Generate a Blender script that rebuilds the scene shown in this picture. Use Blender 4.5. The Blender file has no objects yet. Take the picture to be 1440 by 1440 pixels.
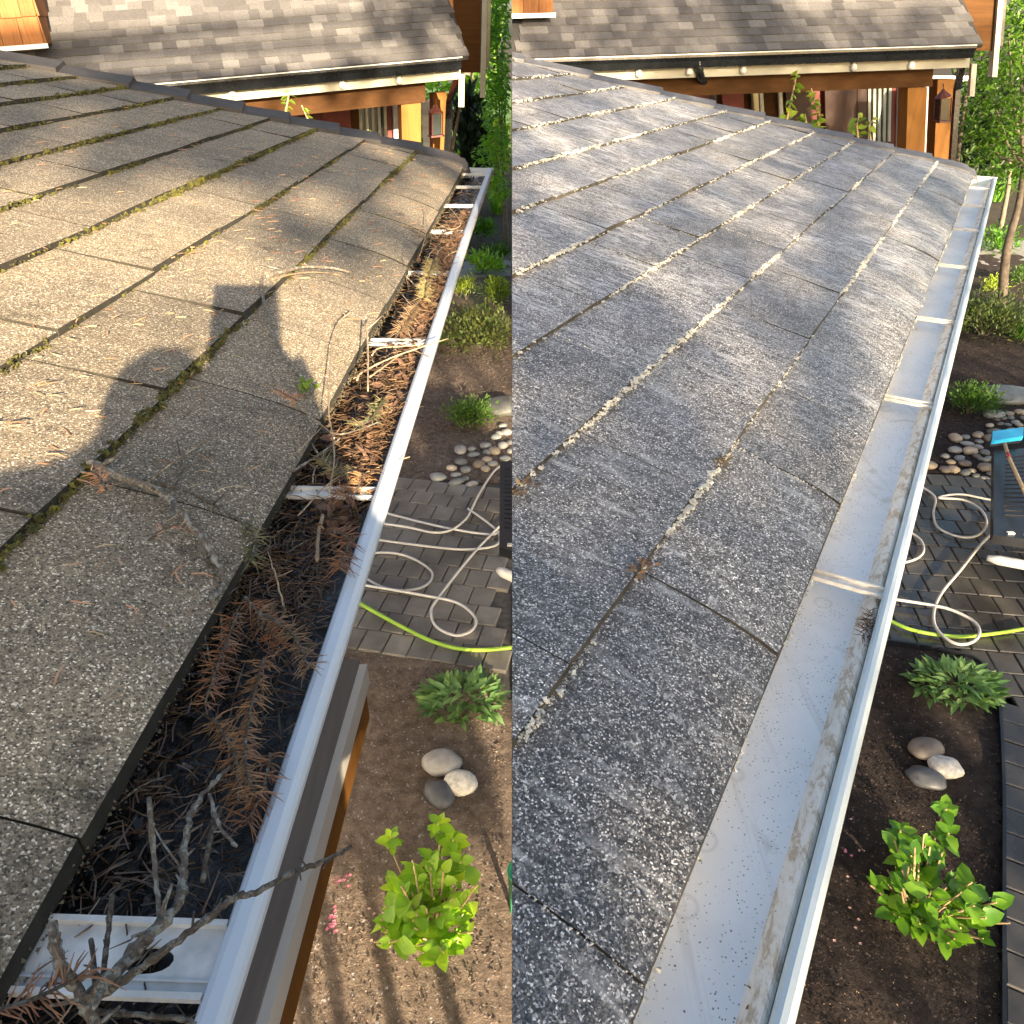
import bpy, bmesh, math, random
from mathutils import Vector, Matrix, noise
C = bpy.context.scene
COL = C.collection
V = Vector
RND = random.Random(7)
def rr(a, b): return RND.uniform(a, b)

# ------------------------------------------------------------------ camera, sky, sun, exposure
F = 1080.0                                   # focal length in photo pixels (photo 1440 wide)
TH = math.atan((720 - 40) / F)
CT, ST = math.cos(TH), math.sin(TH)
CAM = V((0, 0, 3.4))
cd = bpy.data.cameras.new('camera'); cam = bpy.data.objects.new('camera', cd); COL.objects.link(cam)
cam.location = CAM; cam.rotation_euler = (math.pi / 2 - TH, 0, 0)
cd.sensor_width = 36; cd.lens = F / 1440 * 36; cd.clip_start = 0.01; cd.clip_end = 600
C.camera = cam
C.render.resolution_x = 1024; C.render.resolution_y = 1024
SUN = V((0.3135, -0.9097, 0.2724)).normalized()      # direction towards the sun
w = bpy.data.worlds.new('World'); C.world = w; w.use_nodes = True
nt = w.node_tree; nt.nodes.clear()
sky = nt.nodes.new('ShaderNodeTexSky'); sky.sky_type = 'NISHITA'; sky.sun_disc = False
sky.sun_elevation = math.radians(15.8); sky.sun_rotation = math.radians(161); sky.dust_density = 3.0; sky.ozone_density = 0.6
bg = nt.nodes.new('ShaderNodeBackground'); bg.inputs[1].default_value = 0.07
wo = nt.nodes.new('ShaderNodeOutputWorld')
nt.links.new(sky.outputs[0], bg.inputs[0]); nt.links.new(bg.outputs[0], wo.inputs[0])
sd = bpy.data.lights.new('sun', 'SUN'); sd.energy = 5.0; sd.angle = math.radians(0.5); sd.color = (1, 0.80, 0.55)
so = bpy.data.objects.new('sun', sd); COL.objects.link(so)
so.rotation_euler = (-SUN).to_track_quat('-Z', 'Y').to_euler(); so.location = SUN * 30
C.view_settings.view_transform = 'Standard'; C.view_settings.look = 'None'
C.view_settings.gamma = 1; C.view_settings.use_curve_mapping = False
C.view_settings.exposure = 2.4

# ------------------------------------------------------------------ pixel -> place helpers
def ray(px, py):
    x = px - 720; u = 720 - py
    return V((x, F * CT + u * ST, u * CT - F * ST))
def onz(px, py, z):
    r = ray(px, py); return CAM + r * ((z - CAM.z) / r.z)
def ony(px, py, y):
    r = ray(px, py); return CAM + r * (y / r.y)
def onpl(px, py, P, n):
    r = ray(px, py); return CAM + r * ((P - CAM).dot(n) / r.dot(n))
HD = V((SUN.x, SUN.y, 0)).normalized(); RD = V((-HD.y, HD.x, 0)); SE = SUN.z; CE = math.sqrt(1 - SE * SE)
def sunview(p): return p.dot(RD), p.z * CE - p.dot(HD) * SE
def fromsun(r, H, d): return RD * r + HD * d + V((0, 0, (H + SE * d) / CE))

# ------------------------------------------------------------------ mesh builder
class MB:
    def __init__(s): s.v = []; s.f = []
    def add(s, vs, fs):
        b = len(s.v); s.v += [V(x) for x in vs]; s.f += [tuple(i + b for i in f) for f in fs]; return s
    def box(s, o, ax, ay, az):
        o, ax, ay, az = V(o), V(ax), V(ay), V(az)
        vs = [o, o + ax, o + ax + ay, o + ay, o + az, o + ax + az, o + ax + ay + az, o + ay + az]
        return s.add(vs, [(0, 3, 2, 1), (4, 5, 6, 7), (0, 1, 5, 4), (1, 2, 6, 5), (2, 3, 7, 6), (3, 0, 4, 7)])
    def tube(s, pts, r, n=6, cap=True):
        pts = [V(p) for p in pts]; m = len(pts)
        if not hasattr(r, '__len__'): r = [r] * m
        elif len(r) == 2: r = [r[0] + (r[1] - r[0]) * i / (m - 1) for i in range(m)]
        vs = []; t0 = (pts[1] - pts[0]).normalized()
        up = V((0, 0, 1)) if abs(t0.z) < .9 else V((1, 0, 0))
        x = t0.cross(up).normalized()
        for i, p in enumerate(pts):
            t = (pts[min(i + 1, m - 1)] - pts[max(i - 1, 0)]).normalized()
            x = (x - t * x.dot(t)).normalized(); y = t.cross(x)
            for k in range(n):
                a = 2 * math.pi * k / n; vs.append(p + (x * math.cos(a) + y * math.sin(a)) * r[i])
        fs = [(i * n + k, i * n + (k + 1) % n, (i + 1) * n + (k + 1) % n, (i + 1) * n + k) for i in range(m - 1) for k in range(n)]
        if cap: fs += [tuple(range(n))[::-1], tuple((m - 1) * n + k for k in range(n))]
        return s.add(vs, fs)
    def leaf(s, p, d, nrm, L, W, bend=.15):
        d = V(d).normalized(); sd_ = d.cross(nrm)
        if sd_.length < 1e-4: sd_ = d.orthogonal()
        sd_.normalize(); n = sd_.cross(d)
        vs = [p, p + d * L * .35 + sd_ * W * .5 + n * L * .03, p + d * L * .35 - sd_ * W * .5 + n * L * .03, p + d * L * .35 - n * W * .12,
              p + d * L * .72 + sd_ * W * .36 - n * L * bend * .4, p + d * L * .72 - sd_ * W * .36 - n * L * bend * .4, p + d * L * .72 - n * (W * .1 + L * bend * .4), p + d * L - n * L * bend]
        return s.add(vs, [(0, 1, 3), (0, 3, 2), (1, 4, 6, 3), (3, 6, 5, 2), (4, 7, 6), (6, 7, 5)])
    def quad(s, p, a, b): return s.add([p - a - b, p + a - b, p + a + b, p - a + b], [(0, 1, 2, 3)])
    def blade(s, p, d, L, W, droop=.3, seg=3):
        d = V(d).normalized(); sd_ = V((d.y, -d.x, 0))
        if sd_.length < .1: a = rr(0, 6.28); sd_ = V((math.cos(a), math.sin(a), 0))
        sd_.normalize(); vs = []; q = V(p)
        for i in range(seg + 1):
            wd = W * (1 - (i / seg) ** 2) * .5 + W * .04
            vs += [q - sd_ * wd, q + sd_ * wd]; q = q + d * L / seg; d = (d + V((0, 0, -droop / seg))).normalized()
        return s.add(vs, [(2 * i, 2 * i + 1, 2 * i + 3, 2 * i + 2) for i in range(seg)])
def blob_mb(c, rad, sub=2, amp=.12, freq=1.6, seed=0, rot=0, flat=0):
    bm = bmesh.new(); bmesh.ops.create_icosphere(bm, subdivisions=sub, radius=1)
    m = MB(); R = Matrix.Rotation(rot, 3, 'Z'); vs = []
    for v in bm.verts:
        k = 1 + amp * noise.noise(v.co * freq + V((seed * 3.7, seed * 1.3, seed)))
        q = V((v.co.x * rad[0], v.co.y * rad[1], v.co.z * rad[2])) * k
        vs.append(R @ q + V(c))
    fs = [tuple(v.index for v in f.verts) for f in bm.faces]; bm.free()
    return m.add(vs, fs)
def crom(pts, n=6):
    pts = [V(p) for p in pts]; P = [pts[0] * 2 - pts[1]] + pts + [pts[-1] * 2 - pts[-2]]; out = []
    for i in range(1, len(P) - 2):
        a, b, c, d = P[i - 1:i + 3]
        for k in range(n):
            t = k / n
            out.append(.5 * ((2 * b) + (c - a) * t + (2 * a - 5 * b + 4 * c - d) * t * t + (3 * b - a - 3 * c + d) * t ** 3))
    out.append(pts[-1]); return out
def prism(m, poly, z0, z1):
    n = len(poly); vs = [V((p[0], p[1], z0)) for p in poly] + [V((p[0], p[1], z1)) for p in poly]
    fs = [tuple(range(n))[::-1], tuple(range(n, 2 * n))] + [(i, (i + 1) % n, n + (i + 1) % n, n + i) for i in range(n)]
    return m.add(vs, fs)
def extrude_profile(m, prof, fn, us, closed=True):
    n = len(prof); vs = []
    for u in us: vs += [fn(u, *q) for q in prof]
    fs = []
    for i in range(len(us) - 1):
        for k in range(n if closed else n - 1):
            fs.append((i * n + k, i * n + (k + 1) % n, (i + 1) * n + (k + 1) % n, (i + 1) * n + k))
    if closed: fs += [tuple(range(n))[::-1], tuple((len(us) - 1) * n + k for k in range(n))]
    return m.add(vs, fs)

# side of the seam where the two places meet: 'L' keeps x<0, 'R' keeps x>0
def make_mesh(name, m, side=None, smooth=False, cuts=(), origin=V((0, 0, 0))):
    me = bpy.data.meshes.new(name)
    me.from_pydata([tuple(v - origin) for v in m.v], [], m.f)
    need = list(cuts)
    if side == 'L' and any(v.x > -.0003 for v in m.v): need.append((V((-.0003, 0, 0)), V((1, 0, 0))))
    if side == 'R' and any(v.x < .0003 for v in m.v): need.append((V((.0003, 0, 0)), V((-1, 0, 0))))
    if need:
        bm = bmesh.new(); bm.from_mesh(me)
        for co, no in need:
            res = bmesh.ops.bisect_plane(bm, geom=bm.verts[:] + bm.edges[:] + bm.faces[:], dist=1e-6, plane_co=co - origin, plane_no=no, clear_outer=True)
            ed = [g for g in res['geom_cut'] if isinstance(g, bmesh.types.BMEdge) and g.is_valid and len(g.link_faces) == 1]
            if ed and len(ed) < 400:
                try: bmesh.ops.holes_fill(bm, edges=ed, sides=0)
                except Exception: pass
        bm.to_mesh(me); bm.free()
        if not me.polygons: bpy.data.meshes.remove(me); return None
    if smooth: me.polygons.foreach_set('use_smooth', [True] * len(me.polygons))
    return me
def link(name, me, mat, parent=None):
    o = bpy.data.objects.new(name, me); COL.objects.link(o)
    if mat and me and not me.materials: me.materials.append(mat)
    if parent: o.parent = parent
    return o
def tag(o, label=None, cat=None, group=None, kind=None):
    if label: o['label'] = label
    if cat: o['category'] = cat
    if group: o['group'] = group
    if kind: o['kind'] = kind
    return o
def thing(name, label, cat, base, group=None):
    o = bpy.data.objects.new(name, None); COL.objects.link(o); o.location = base; o.empty_display_size = .1
    return tag(o, label, cat, group)
def part(name, m, mat, par, side=None, smooth=False, cuts=(), kind=None, label=None):
    o0 = V((0, 0, 0)); p = par
    while p is not None: o0 = o0 + V(p.location); p = p.parent
    me = make_mesh(name, m, side, smooth, cuts, o0)
    if me is None: return None
    return tag(link(name, me, mat, par), label=label, kind=kind)
def single(name, m, mat, label, cat, side=None, smooth=False, group=None, base=None, kind=None):
    if base is None:
        base = sum(m.v, V((0, 0, 0))) / max(1, len(m.v)); base = V((base.x, base.y, min(v.z for v in m.v)))
    me = make_mesh(name, m, side, smooth, (), V(base))
    if me is None: return None
    o = link(name, me, mat); o.location = base
    return tag(o, label, cat, group, kind)
def struct(name, m, mat, side=None, smooth=False):
    me = make_mesh(name, m, side, smooth)
    return tag(link(name, me, mat), kind='structure') if me else None

# ------------------------------------------------------------------ materials
class NG:
    def __init__(s, name):
        s.m = bpy.data.materials.new(name); s.m.use_nodes = True; s.t = s.m.node_tree; s.t.nodes.clear()
        s.out = s.n('ShaderNodeOutputMaterial'); s.b = s.n('ShaderNodeBsdfPrincipled'); s.l(s.b.outputs[0], s.out.inputs[0])
        s.pos = s.n('ShaderNodeNewGeometry').outputs['Position']; s.oi = s.n('ShaderNodeObjectInfo')
    def n(s, t): return s.t.nodes.new(t)
    def l(s, a, b): s.t.links.new(a, b)
    def inp(s, sock, val):
        if hasattr(val, 'is_output'): s.l(val, sock)
        else: sock.default_value = val
    def map(s, scale=(1, 1, 1), rot=(0, 0, 0), vec=None):
        a = s.n('ShaderNodeMapping'); a.vector_type = 'TEXTURE' if False else 'POINT'
        s.l(vec or s.pos, a.inputs[0]); a.inputs['Rotation'].default_value = rot; a.inputs['Scale'].default_value = scale; return a.outputs[0]
    def noise(s, scale, detail=3, rough=.55, vec=None, col=False, dist=0):
        a = s.n('ShaderNodeTexNoise'); s.l(vec or s.pos, a.inputs['Vector']); a.inputs['Scale'].default_value = scale
        a.inputs['Detail'].default_value = detail; a.inputs['Roughness'].default_value = rough; a.inputs['Distortion'].default_value = dist
        return a.outputs['Color' if col else 'Fac']
    def vor(s, scale, out='Color', vec=None, feat='F1', rnd=1):
        a = s.n('ShaderNodeTexVoronoi'); a.feature = feat; s.l(vec or s.pos, a.inputs['Vector']); a.inputs['Scale'].default_value = scale
        a.inputs['Randomness'].default_value = rnd; return a.outputs[out]
    def ramp(s, fac, stops, const=False):
        a = s.n('ShaderNodeValToRGB'); s.l(fac, a.inputs[0]); r = a.color_ramp
        if const: r.interpolation = 'CONSTANT'
        while len(r.elements) < len(stops): r.elements.new(.5)
        for e, (p, c) in zip(r.elements, stops):
            e.position = p; e.color = (c, c, c, 1) if not hasattr(c, '__len__') else (*c, 1)
        return a.outputs[0]
    def mix(s, fac, a, b, mode='MIX'):
        x = s.n('ShaderNodeMix'); x.data_type = 'RGBA'; x.blend_type = mode; x.clamp_result = False
        s.inp(x.inputs[0], fac)
        for i, val in ((6, a), (7, b)):
            if hasattr(val, 'is_output'): s.l(val, x.inputs[i])
            else: x.inputs[i].default_value = (*val, 1) if hasattr(val, '__len__') else (val, val, val, 1)
        return x.outputs[2]
    def math(s, op, a, b=0.0):
        x = s.n('ShaderNodeMath'); x.operation = op; s.inp(x.inputs[0], a); s.inp(x.inputs[1], b); return x.outputs[0]
    def sep(s, vec, i):
        x = s.n('ShaderNodeSeparateXYZ'); s.l(vec, x.inputs[0]); return x.outputs[i]
    def bump(s, h, strength=.5, dist=.002, nrm=None):
        x = s.n('ShaderNodeBump'); s.l(h, x.inputs['Height']); x.inputs['Strength'].default_value = strength; x.inputs['Distance'].default_value = dist
        if nrm: s.l(nrm, x.inputs['Normal'])
        return x.outputs[0]
    def fin(s, col, rough=.7, metal=0, nrm=None, spec=None, **kw):
        s.inp(s.b.inputs['Base Color'], col if hasattr(col, 'is_output') else (*col, 1)); s.inp(s.b.inputs['Roughness'], rough)
        s.b.inputs['Metallic'].default_value = metal
        if nrm: s.l(nrm, s.b.inputs['Normal'])
        if spec is not None: s.inp(s.b.inputs['Specular IOR Level'], spec)
        for k, v in kw.items(): s.inp(s.b.inputs[k], v)
        return s.m
def tone(g, base, amt=.25, scale=6, detail=4, seedvar=.15):
    n = g.noise(scale, detail)
    k = g.ramp(n, [(.25, 1 - amt), (.75, 1 + amt)])
    c = g.mix(1, base, k, 'MULTIPLY')
    r = g.ramp(g.oi.outputs['Random'], [(0, 1 - seedvar), (1, 1 + seedvar)])
    return g.mix(1, c, r, 'MULTIPLY')
def simple(name, base, rough=.7, amt=.2, scale=8, metal=0, bump=0, bscale=40, seedvar=.1, spec=None):
    g = NG(name); c = tone(g, base, amt, scale, 4, seedvar); nrm = None
    if bump: nrm = g.bump(g.noise(bscale, 4), bump, .004)
    rg = g.ramp(g.noise(scale * 2.3, 3), [(.3, max(.05, rough - .06)), (.7, min(1, rough + .06))])
    return g.fin(c, rg, metal, nrm, spec)
def foliage_mat(name, c1, c2, rough=.5, trans=.25, scale=9):
    g = NG(name); n = g.noise(scale, 3); r = g.n('ShaderNodeNewGeometry').outputs['Random Per Island']
    c = g.mix(g.ramp(n, [(.3, 0.), (.7, 1.)]), c1, c2)
    c = g.mix(1, c, g.ramp(r, [(0, .65), (1, 1.35)]), 'MULTIPLY'); c = g.mix(1, c, g.ramp(g.oi.outputs['Random'], [(0, (.62, .72, .7)), (.6, (1, 1, 1)), (1, (1.3, 1.12, .9))]), 'MULTIPLY')
    g.fin(c, rough)
    tr = g.n('ShaderNodeBsdfTranslucent'); g.l(g.mix(1, c, (1.3, 1.5, .6), 'MULTIPLY'), tr.inputs[0])
    mx = g.n('ShaderNodeMixShader'); mx.inputs[0].default_value = trans
    g.l(g.b.outputs[0], mx.inputs[1]); g.l(tr.outputs[0], mx.inputs[2]); g.l(mx.outputs[0], g.out.inputs[0])
    return g.m

def mat_shingle_dry():
    g = NG('dry_granule_shingle')
    gr = g.sep(g.vor(640), 0)
    col = g.ramp(gr, [(0, (.05, .045, .038)), (.14, (.10, .088, .07)), (.34, (.165, .142, .108)), (.62, (.205, .175, .132)), (.86, (.25, .215, .165)), (.94, (.48, .44, .37)), (1, (.7, .66, .58))])
    g2 = g.ramp(g.noise(230, 3, .7), [(.3, .68), (.7, 1.32)])
    col = g.mix(1, col, g2, 'MULTIPLY')
    big = g.ramp(g.noise(3.2, 6, .65), [(.3, (.86, .85, .82)), (.5, (1.12, 1.09, 1.03)), (.72, (1.36, 1.29, 1.15))])
    col = g.mix(1, col, big, 'MULTIPLY')
    spot = g.ramp(g.noise(10, 4, .6), [(.27, .42), (.4, 1.)])
    col = g.mix(1, col, spot, 'MULTIPLY')
    run = g.ramp(g.noise(1, 4, .6, g.map((5, 34, 5))), [(.3, .84), (.6, 1.05)])
    col = g.mix(1, col, run, 'MULTIPLY')
    lich = g.math('MULTIPLY', g.ramp(g.noise(26, 4, .7), [(.66, 0.), (.74, .45)]), g.ramp(g.noise(2.1, 2), [(.45, 0.), (.6, 1.)]))
    col = g.mix(lich, col, (.20, .19, .10))
    col = g.mix(1, col, g.ramp(g.oi.outputs['Random'], [(0, (.84, .83, .81)), (.5, (1, .98, .96)), (1, (1.13, 1.10, 1.05))]), 'MULTIPLY')
    h = g.vor(640, 'Distance'); b = g.bump(h, .6, .0012); b = g.bump(g.noise(40, 3), .35, .004, b)
    return g.fin(col, .85, 0, b, .3)
def mat_shingle_wet():
    g = NG('washed_granule_shingle')
    al = math.radians(-30)
    gr = g.sep(g.vor(520), 0)
    col = g.ramp(gr, [(0, (.014, .014, .014)), (.3, (.045, .042, .04)), (.55, (.09, .085, .078)), (.78, (.16, .152, .143)), (.9, (.46, .45, .44)), (1, (.75, .75, .73))])
    crk = g.noise(120, 5, .75, dist=2.0)
    col = g.mix(1, col, g.ramp(crk, [(.38, .25), (.5, .95), (.64, 1.6)]), 'MULTIPLY')
    st = g.map((1, 1, 1), (0, 0, math.radians(30)))               # x down-slope, y along the eave
    fine = g.map((22, 95, 22), (0, 0, 0), st)
    s1 = g.noise(1, 5, .68, fine, dist=.6)
    s2 = g.noise(1, 3, .6, g.map((7, 34, 7), (0, 0, 0), st), dist=.8)
    patch = g.ramp(g.noise(3.4, 5, .68, dist=.6), [(.36, .12), (.62, 1.)])
    up = g.ramp(g.math('MULTIPLY', g.sep(g.pos, 1), .25), [(.12, .05), (.62, 1.)])   # more chalk where the wash dried, higher along the roof
    f1 = g.math('MULTIPLY', g.ramp(s1, [(.47, 0.), (.62, .9)]), patch)
    f1 = g.math('MULTIPLY', f1, up)
    f2 = g.math('MULTIPLY', g.ramp(s2, [(.55, 0.), (.68, .9)]), patch)
    col = g.mix(1, col, (1.2, 1.19, 1.17), 'MULTIPLY'); col = g.mix(f1, col, (.64, .65, .67)); col = g.mix(g.math('MULTIPLY', f2, .6), col, (.62, .63, .62))
    sp = g.math('MULTIPLY', g.ramp(g.noise(55, 4, .75, dist=1.5), [(.56, 0.), (.66, .75)]), g.ramp(g.noise(5, 3), [(.36, .25), (.6, 1.)]))
    col = g.mix(sp, col, (.58, .58, .56))
    col = g.mix(1, col, g.ramp(g.noise(4, 4), [(.3, (.8, .82, .88)), (.7, (1.15, 1.12, 1.08))]), 'MULTIPLY')
    col = g.mix(1, col, g.ramp(g.oi.outputs['Random'], [(0, .86), (1, 1.16)]), 'MULTIPLY')
    h = g.vor(400, 'Distance'); b = g.bump(h, .55, .0015); b = g.bump(g.noise(60, 3), .3, .003, b)
    return g.fin(col, g.ramp(g.noise(7, 3), [(.3, .34), (.7, .6)]), 0, b, .75)
def mat_gutter_floor():
    g = NG('rinsed_gutter_metal')
    c = g.ramp(g.noise(7, 6, .65), [(.3, (.80, .79, .76)), (.5, (.90, .88, .84)), (.8, (.93, .91, .87))])
    st = g.ramp(g.noise(17, 5, .65, dist=.8), [(.60, 0.), (.74, .6)]); c = g.mix(st, c, (.46, .42, .30))
    ring = g.ramp(g.vor(9, 'Distance'), [(.10, 0.), (.125, .35), (.15, 0.)]); c = g.mix(ring, c, (.5, .48, .42))
    silt = g.ramp(g.noise(1, 4, .6, g.map((60, 2.5, 60), (0, 0, math.radians(30)))), [(.6, 0.), (.7, .3)]); c = g.mix(silt, c, (.5, .46, .38))
    for sc_, th_, den in ((95, .13, .45), (210, .2, .4)):
        d = g.ramp(g.vor(sc_, 'Distance'), [(th_ * .6, .9), (th_, 0.)]); pm = g.ramp(g.noise(13 + sc_ * .05, 3, .6), [(den, 0.), (den + .12, 1.)])
        c = g.mix(g.math('MULTIPLY', d, pm), c, (.08, .075, .07))
    return g.fin(c, g.ramp(g.noise(18, 3), [(.3, .32), (.7, .55)]), 0, g.bump(g.noise(20, 3), .2, .002), .4)
def mat_gutter_wall():
    g = NG('stained_gutter_wall')
    v = g.map((60, 3.2, 60), (0, 0, math.radians(30)))
    s = g.noise(1, 6, .75, v, dist=.4)
    c = g.ramp(s, [(.34, (.88, .86, .80)), (.5, (.82, .76, .66)), (.6, (.50, .39, .26)), (.72, (.80, .72, .60))])
    f = g.ramp(g.vor(120, 'Distance'), [(.08, .8), (.16, 0.)]); c = g.mix(g.math('MULTIPLY', f, g.ramp(g.noise(25, 2), [(.55, 0.), (.6, 1.)])), c, (.07, .06, .05))
    return g.fin(c, .55, 0, g.bump(s, .25, .002))
M = {}
M['shL'] = mat_shingle_dry(); M['shR'] = mat_shingle_wet()
M['gfloor'] = mat_gutter_floor(); M['gwall'] = mat_gutter_wall()
M['lip'] = simple('painted_gutter_lip', (.66, .73, .72), .38, .04, 3, spec=.5)
M['lipL'] = simple('painted_gutter_lip_dry', (.50, .55, .60), .38, .04, 3, spec=.5)
M['cream'] = simple('cream_trim', (.36, .345, .27), .5, .12, 6)
M['strap'] = simple('weathered_aluminium', (.50, .50, .48), .4, .3, 45, bump=.2, bscale=80)
M['strapR'] = simple('stained_aluminium', (.60, .56, .50), .45, .3, 60)
M['deck'] = simple('roof_underlay', (.03, .028, .026), .9)
M['edge'] = simple('mossy_shingle_edge', (.10, .085, .055), .9, .5, 60)
M['buttL'] = simple('dark_shingle_edge', (.022, .02, .014), .95, .5, 60); M['buttR'] = simple('washed_shingle_edge', (.05, .045, .035), .95, .6, 60)
M['moss'] = foliage_mat('moss', (.035, .035, .012), (.14, .13, .02), .9, .1, 12)
M['residue'] = simple('dead_moss_residue', (.66, .65, .58), .9, .35, 60, bump=.5, bscale=200, seedvar=.2)
M['soilL'] = None
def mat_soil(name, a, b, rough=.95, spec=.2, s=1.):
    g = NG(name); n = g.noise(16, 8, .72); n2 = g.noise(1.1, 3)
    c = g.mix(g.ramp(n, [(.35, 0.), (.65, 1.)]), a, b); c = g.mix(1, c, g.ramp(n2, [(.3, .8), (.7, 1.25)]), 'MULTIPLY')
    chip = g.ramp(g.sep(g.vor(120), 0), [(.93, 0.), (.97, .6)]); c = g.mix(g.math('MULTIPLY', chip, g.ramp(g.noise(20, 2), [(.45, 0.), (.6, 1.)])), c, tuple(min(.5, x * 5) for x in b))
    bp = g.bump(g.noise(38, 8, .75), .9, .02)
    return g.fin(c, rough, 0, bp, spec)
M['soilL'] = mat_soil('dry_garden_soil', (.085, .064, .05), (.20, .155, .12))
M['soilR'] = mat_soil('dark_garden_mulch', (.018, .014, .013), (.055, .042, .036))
M['ground'] = mat_soil('far_ground', (.03, .028, .02), (.07, .055, .04))
def mat_paver(name, a, rough, spec):
    g = NG(name); c = tone(g, a, .22, 5, 5, .16); c = g.mix(1, c, g.ramp(g.noise(230, 2), [(.3, .8), (.7, 1.2)]), 'MULTIPLY')
    wet = g.noise(1.6, 4, .6)
    c = g.mix(1, c, g.ramp(wet, [(.4, .6), (.6, 1.1)]), 'MULTIPLY')
    return g.fin(c, g.ramp(wet, [(.42, max(.08, rough - .3)), (.6, rough)]), 0, g.bump(g.noise(150, 3), .35, .002), spec)
M['paverL'] = mat_paver('dry_paver', (.21, .195, .17), .85, .3); M['paverR'] = mat_paver('wet_paver', (.062, .057, .05), .5, .6)
M['joint'] = simple('paver_joint_sand', (.085, .078, .068), .95, .4, 40)
M['stone_a'] = simple('tan_river_stone', (.34, .28, .20), .6, .35, 14, bump=.25, bscale=60, seedvar=.4)
M['stone_b'] = simple('grey_river_stone', (.19, .20, .19), .55, .3, 14, bump=.25, bscale=60, seedvar=.45)
M['stone_c'] = simple('white_granite_stone', (.58, .55, .48), .65, .45, 34, bump=.3, bscale=60, seedvar=.1)
M['stone_d'] = simple('dark_slate_stone', (.07, .075, .085), .45, .35, 22, bump=.3, bscale=50)
M['stone_e'] = simple('mottled_brown_stone', (.17, .14, .115), .55, .45, 12, bump=.3, bscale=50)
M['stone_g'] = simple('pale_grey_stone', (.30, .29, .27), .6, .3, 16, bump=.3, bscale=50)
M['hoseW'] = simple('white_hose', (.55, .54, .50), .45, .12, 6); M['hoseG'] = simple('green_hose', (.30, .50, .05), .4, .12, 6)
M['blackp'] = simple('black_plastic', (.012, .014, .018), .35, .2, 20); M['blackm'] = simple('black_gutter_metal', (.01, .012, .014), .25, .1, 9, spec=.7)
M['white'] = simple('white_paint', (.78, .77, .72), .45, .08, 5)
M['cyan'] = simple('blue_brush_plastic', (.02, .30, .55), .4, .12, 30); M['red'] = simple('red_tape', (.5, .04, .03), .5)
M['pole'] = simple('varnished_pole', (.62, .45, .24), .45, .15, 30)
def mat_bark(name, a, lich, sc):
    g = NG(name); n = g.noise(sc, 6, .75)
    c = g.ramp(n, [(.3, tuple(x * .35 for x in a)), (.55, a), (.7, tuple(x * 1.5 for x in a))])
    c = g.mix(g.ramp(g.noise(sc * .32, 4, .7), [(.5, 0.), (.58, lich)]), c, (.50, .52, .45))
    return g.fin(c, .92, 0, g.bump(n, 1, .0015), .2)
M['bark'] = mat_bark('lichen_bark', (.17, .14, .11), .45, 420)
M['barkpale'] = simple('pale_bark', (.16, .13, .10), .9, .4, 20, bump=.5, bscale=60)
M['twig'] = simple('dry_twig', (.30, .22, .14), .85, .35, 80, seedvar=.3); M['twigd'] = mat_bark('grey_twig', (.105, .085, .065), .25, 500)
M['needle'] = foliage_mat('rust_needles', (.20, .08, .038), (.25, .14, .075), .55, .15, 60)
M['needler'] = foliage_mat('orange_needles', (.42, .18, .09), (.5, .30, .18), .55, .1, 60); M['needles'] = foliage_mat('straw_needles', (.5, .40, .24), (.55, .36, .2), .55, .1, 60)
M['needleg'] = foliage_mat('faded_green_needles', (.10, .11, .045), (.30, .24, .12), .55, .15, 50)
M['needlet'] = foliage_mat('tan_needles', (.22, .15, .085), (.24, .13, .07), .55, .15, 60)
def mat_sludge():
    g = NG('wet_black_sludge'); n = g.noise(60, 5, .65, dist=1.5)
    c = g.ramp(n, [(.3, (.003, .003, .003)), (.6, (.010, .008, .006)), (.8, (.03, .02, .012))])
    return g.fin(c, g.ramp(g.noise(35, 3), [(.45, .06), (.62, .4)]), 0, g.bump(n, .9, .006), .7)
M['sludge'] = mat_sludge(); M['leafw'] = simple('wet_dark_leaf', (.012, .010, .008), .16, .6, 40, spec=.4, seedvar=.5)
M['wetn'] = foliage_mat('wet_needles', (.05, .022, .012), (.10, .07, .04), .35, .05, 60); M['litter'] = simple('dead_leaf_litter', (.085, .045, .025), .8, .5, 60, seedvar=.4)
def mat_far_roof(island=False):
    g = NG('far_asphalt_shingle')
    c = g.ramp(g.n('ShaderNodeNewGeometry').outputs['Random Per Island'] if island else g.oi.outputs['Random'], [(0, (.062, .059, .06)), (.3, (.078, .075, .075)), (.6, (.094, .09, .09)), (.85, (.112, .108, .107)), (1, (.145, .14, .137))])
    c = g.mix(1, c, g.ramp(g.noise(70, 3), [(.3, .8), (.7, 1.2)]), 'MULTIPLY')
    return g.fin(c, .85, 0, g.bump(g.noise(120, 2), .5, .003))
M['far'] = mat_far_roof(); M['far2'] = mat_far_roof(True)
def mat_wood(name, a, b, rough=.55, rot=(0, 0, 0), sc=(3, 40, 40)):
    g = NG(name); n = g.noise(1, 5, .6, g.map(sc, rot), dist=.5)
    c = g.mix(g.ramp(n, [(.3, 0.), (.7, 1.)]), a, b); c = g.mix(1, c, g.ramp(g.oi.outputs['Random'], [(0, .78), (1, 1.22)]), 'MULTIPLY')
    return g.fin(c, max(.75, rough), 0, g.bump(n, .3, .003), .15)
M['cedar'] = mat_wood('cedar_wood', (.17, .075, .018), (.25, .115, .03), sc=(14, 14, 1.5))
M['cedarb'] = mat_wood('shade_dark_cedar', (.05, .021, .005), (.075, .032, .008), sc=(2, 30, 30))  # cedar darkened in its colour for the shade under the eave
M['shake'] = mat_wood('cedar_shake', (.20, .08, .027), (.30, .135, .052), .75, sc=(60, 60, 3))
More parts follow.
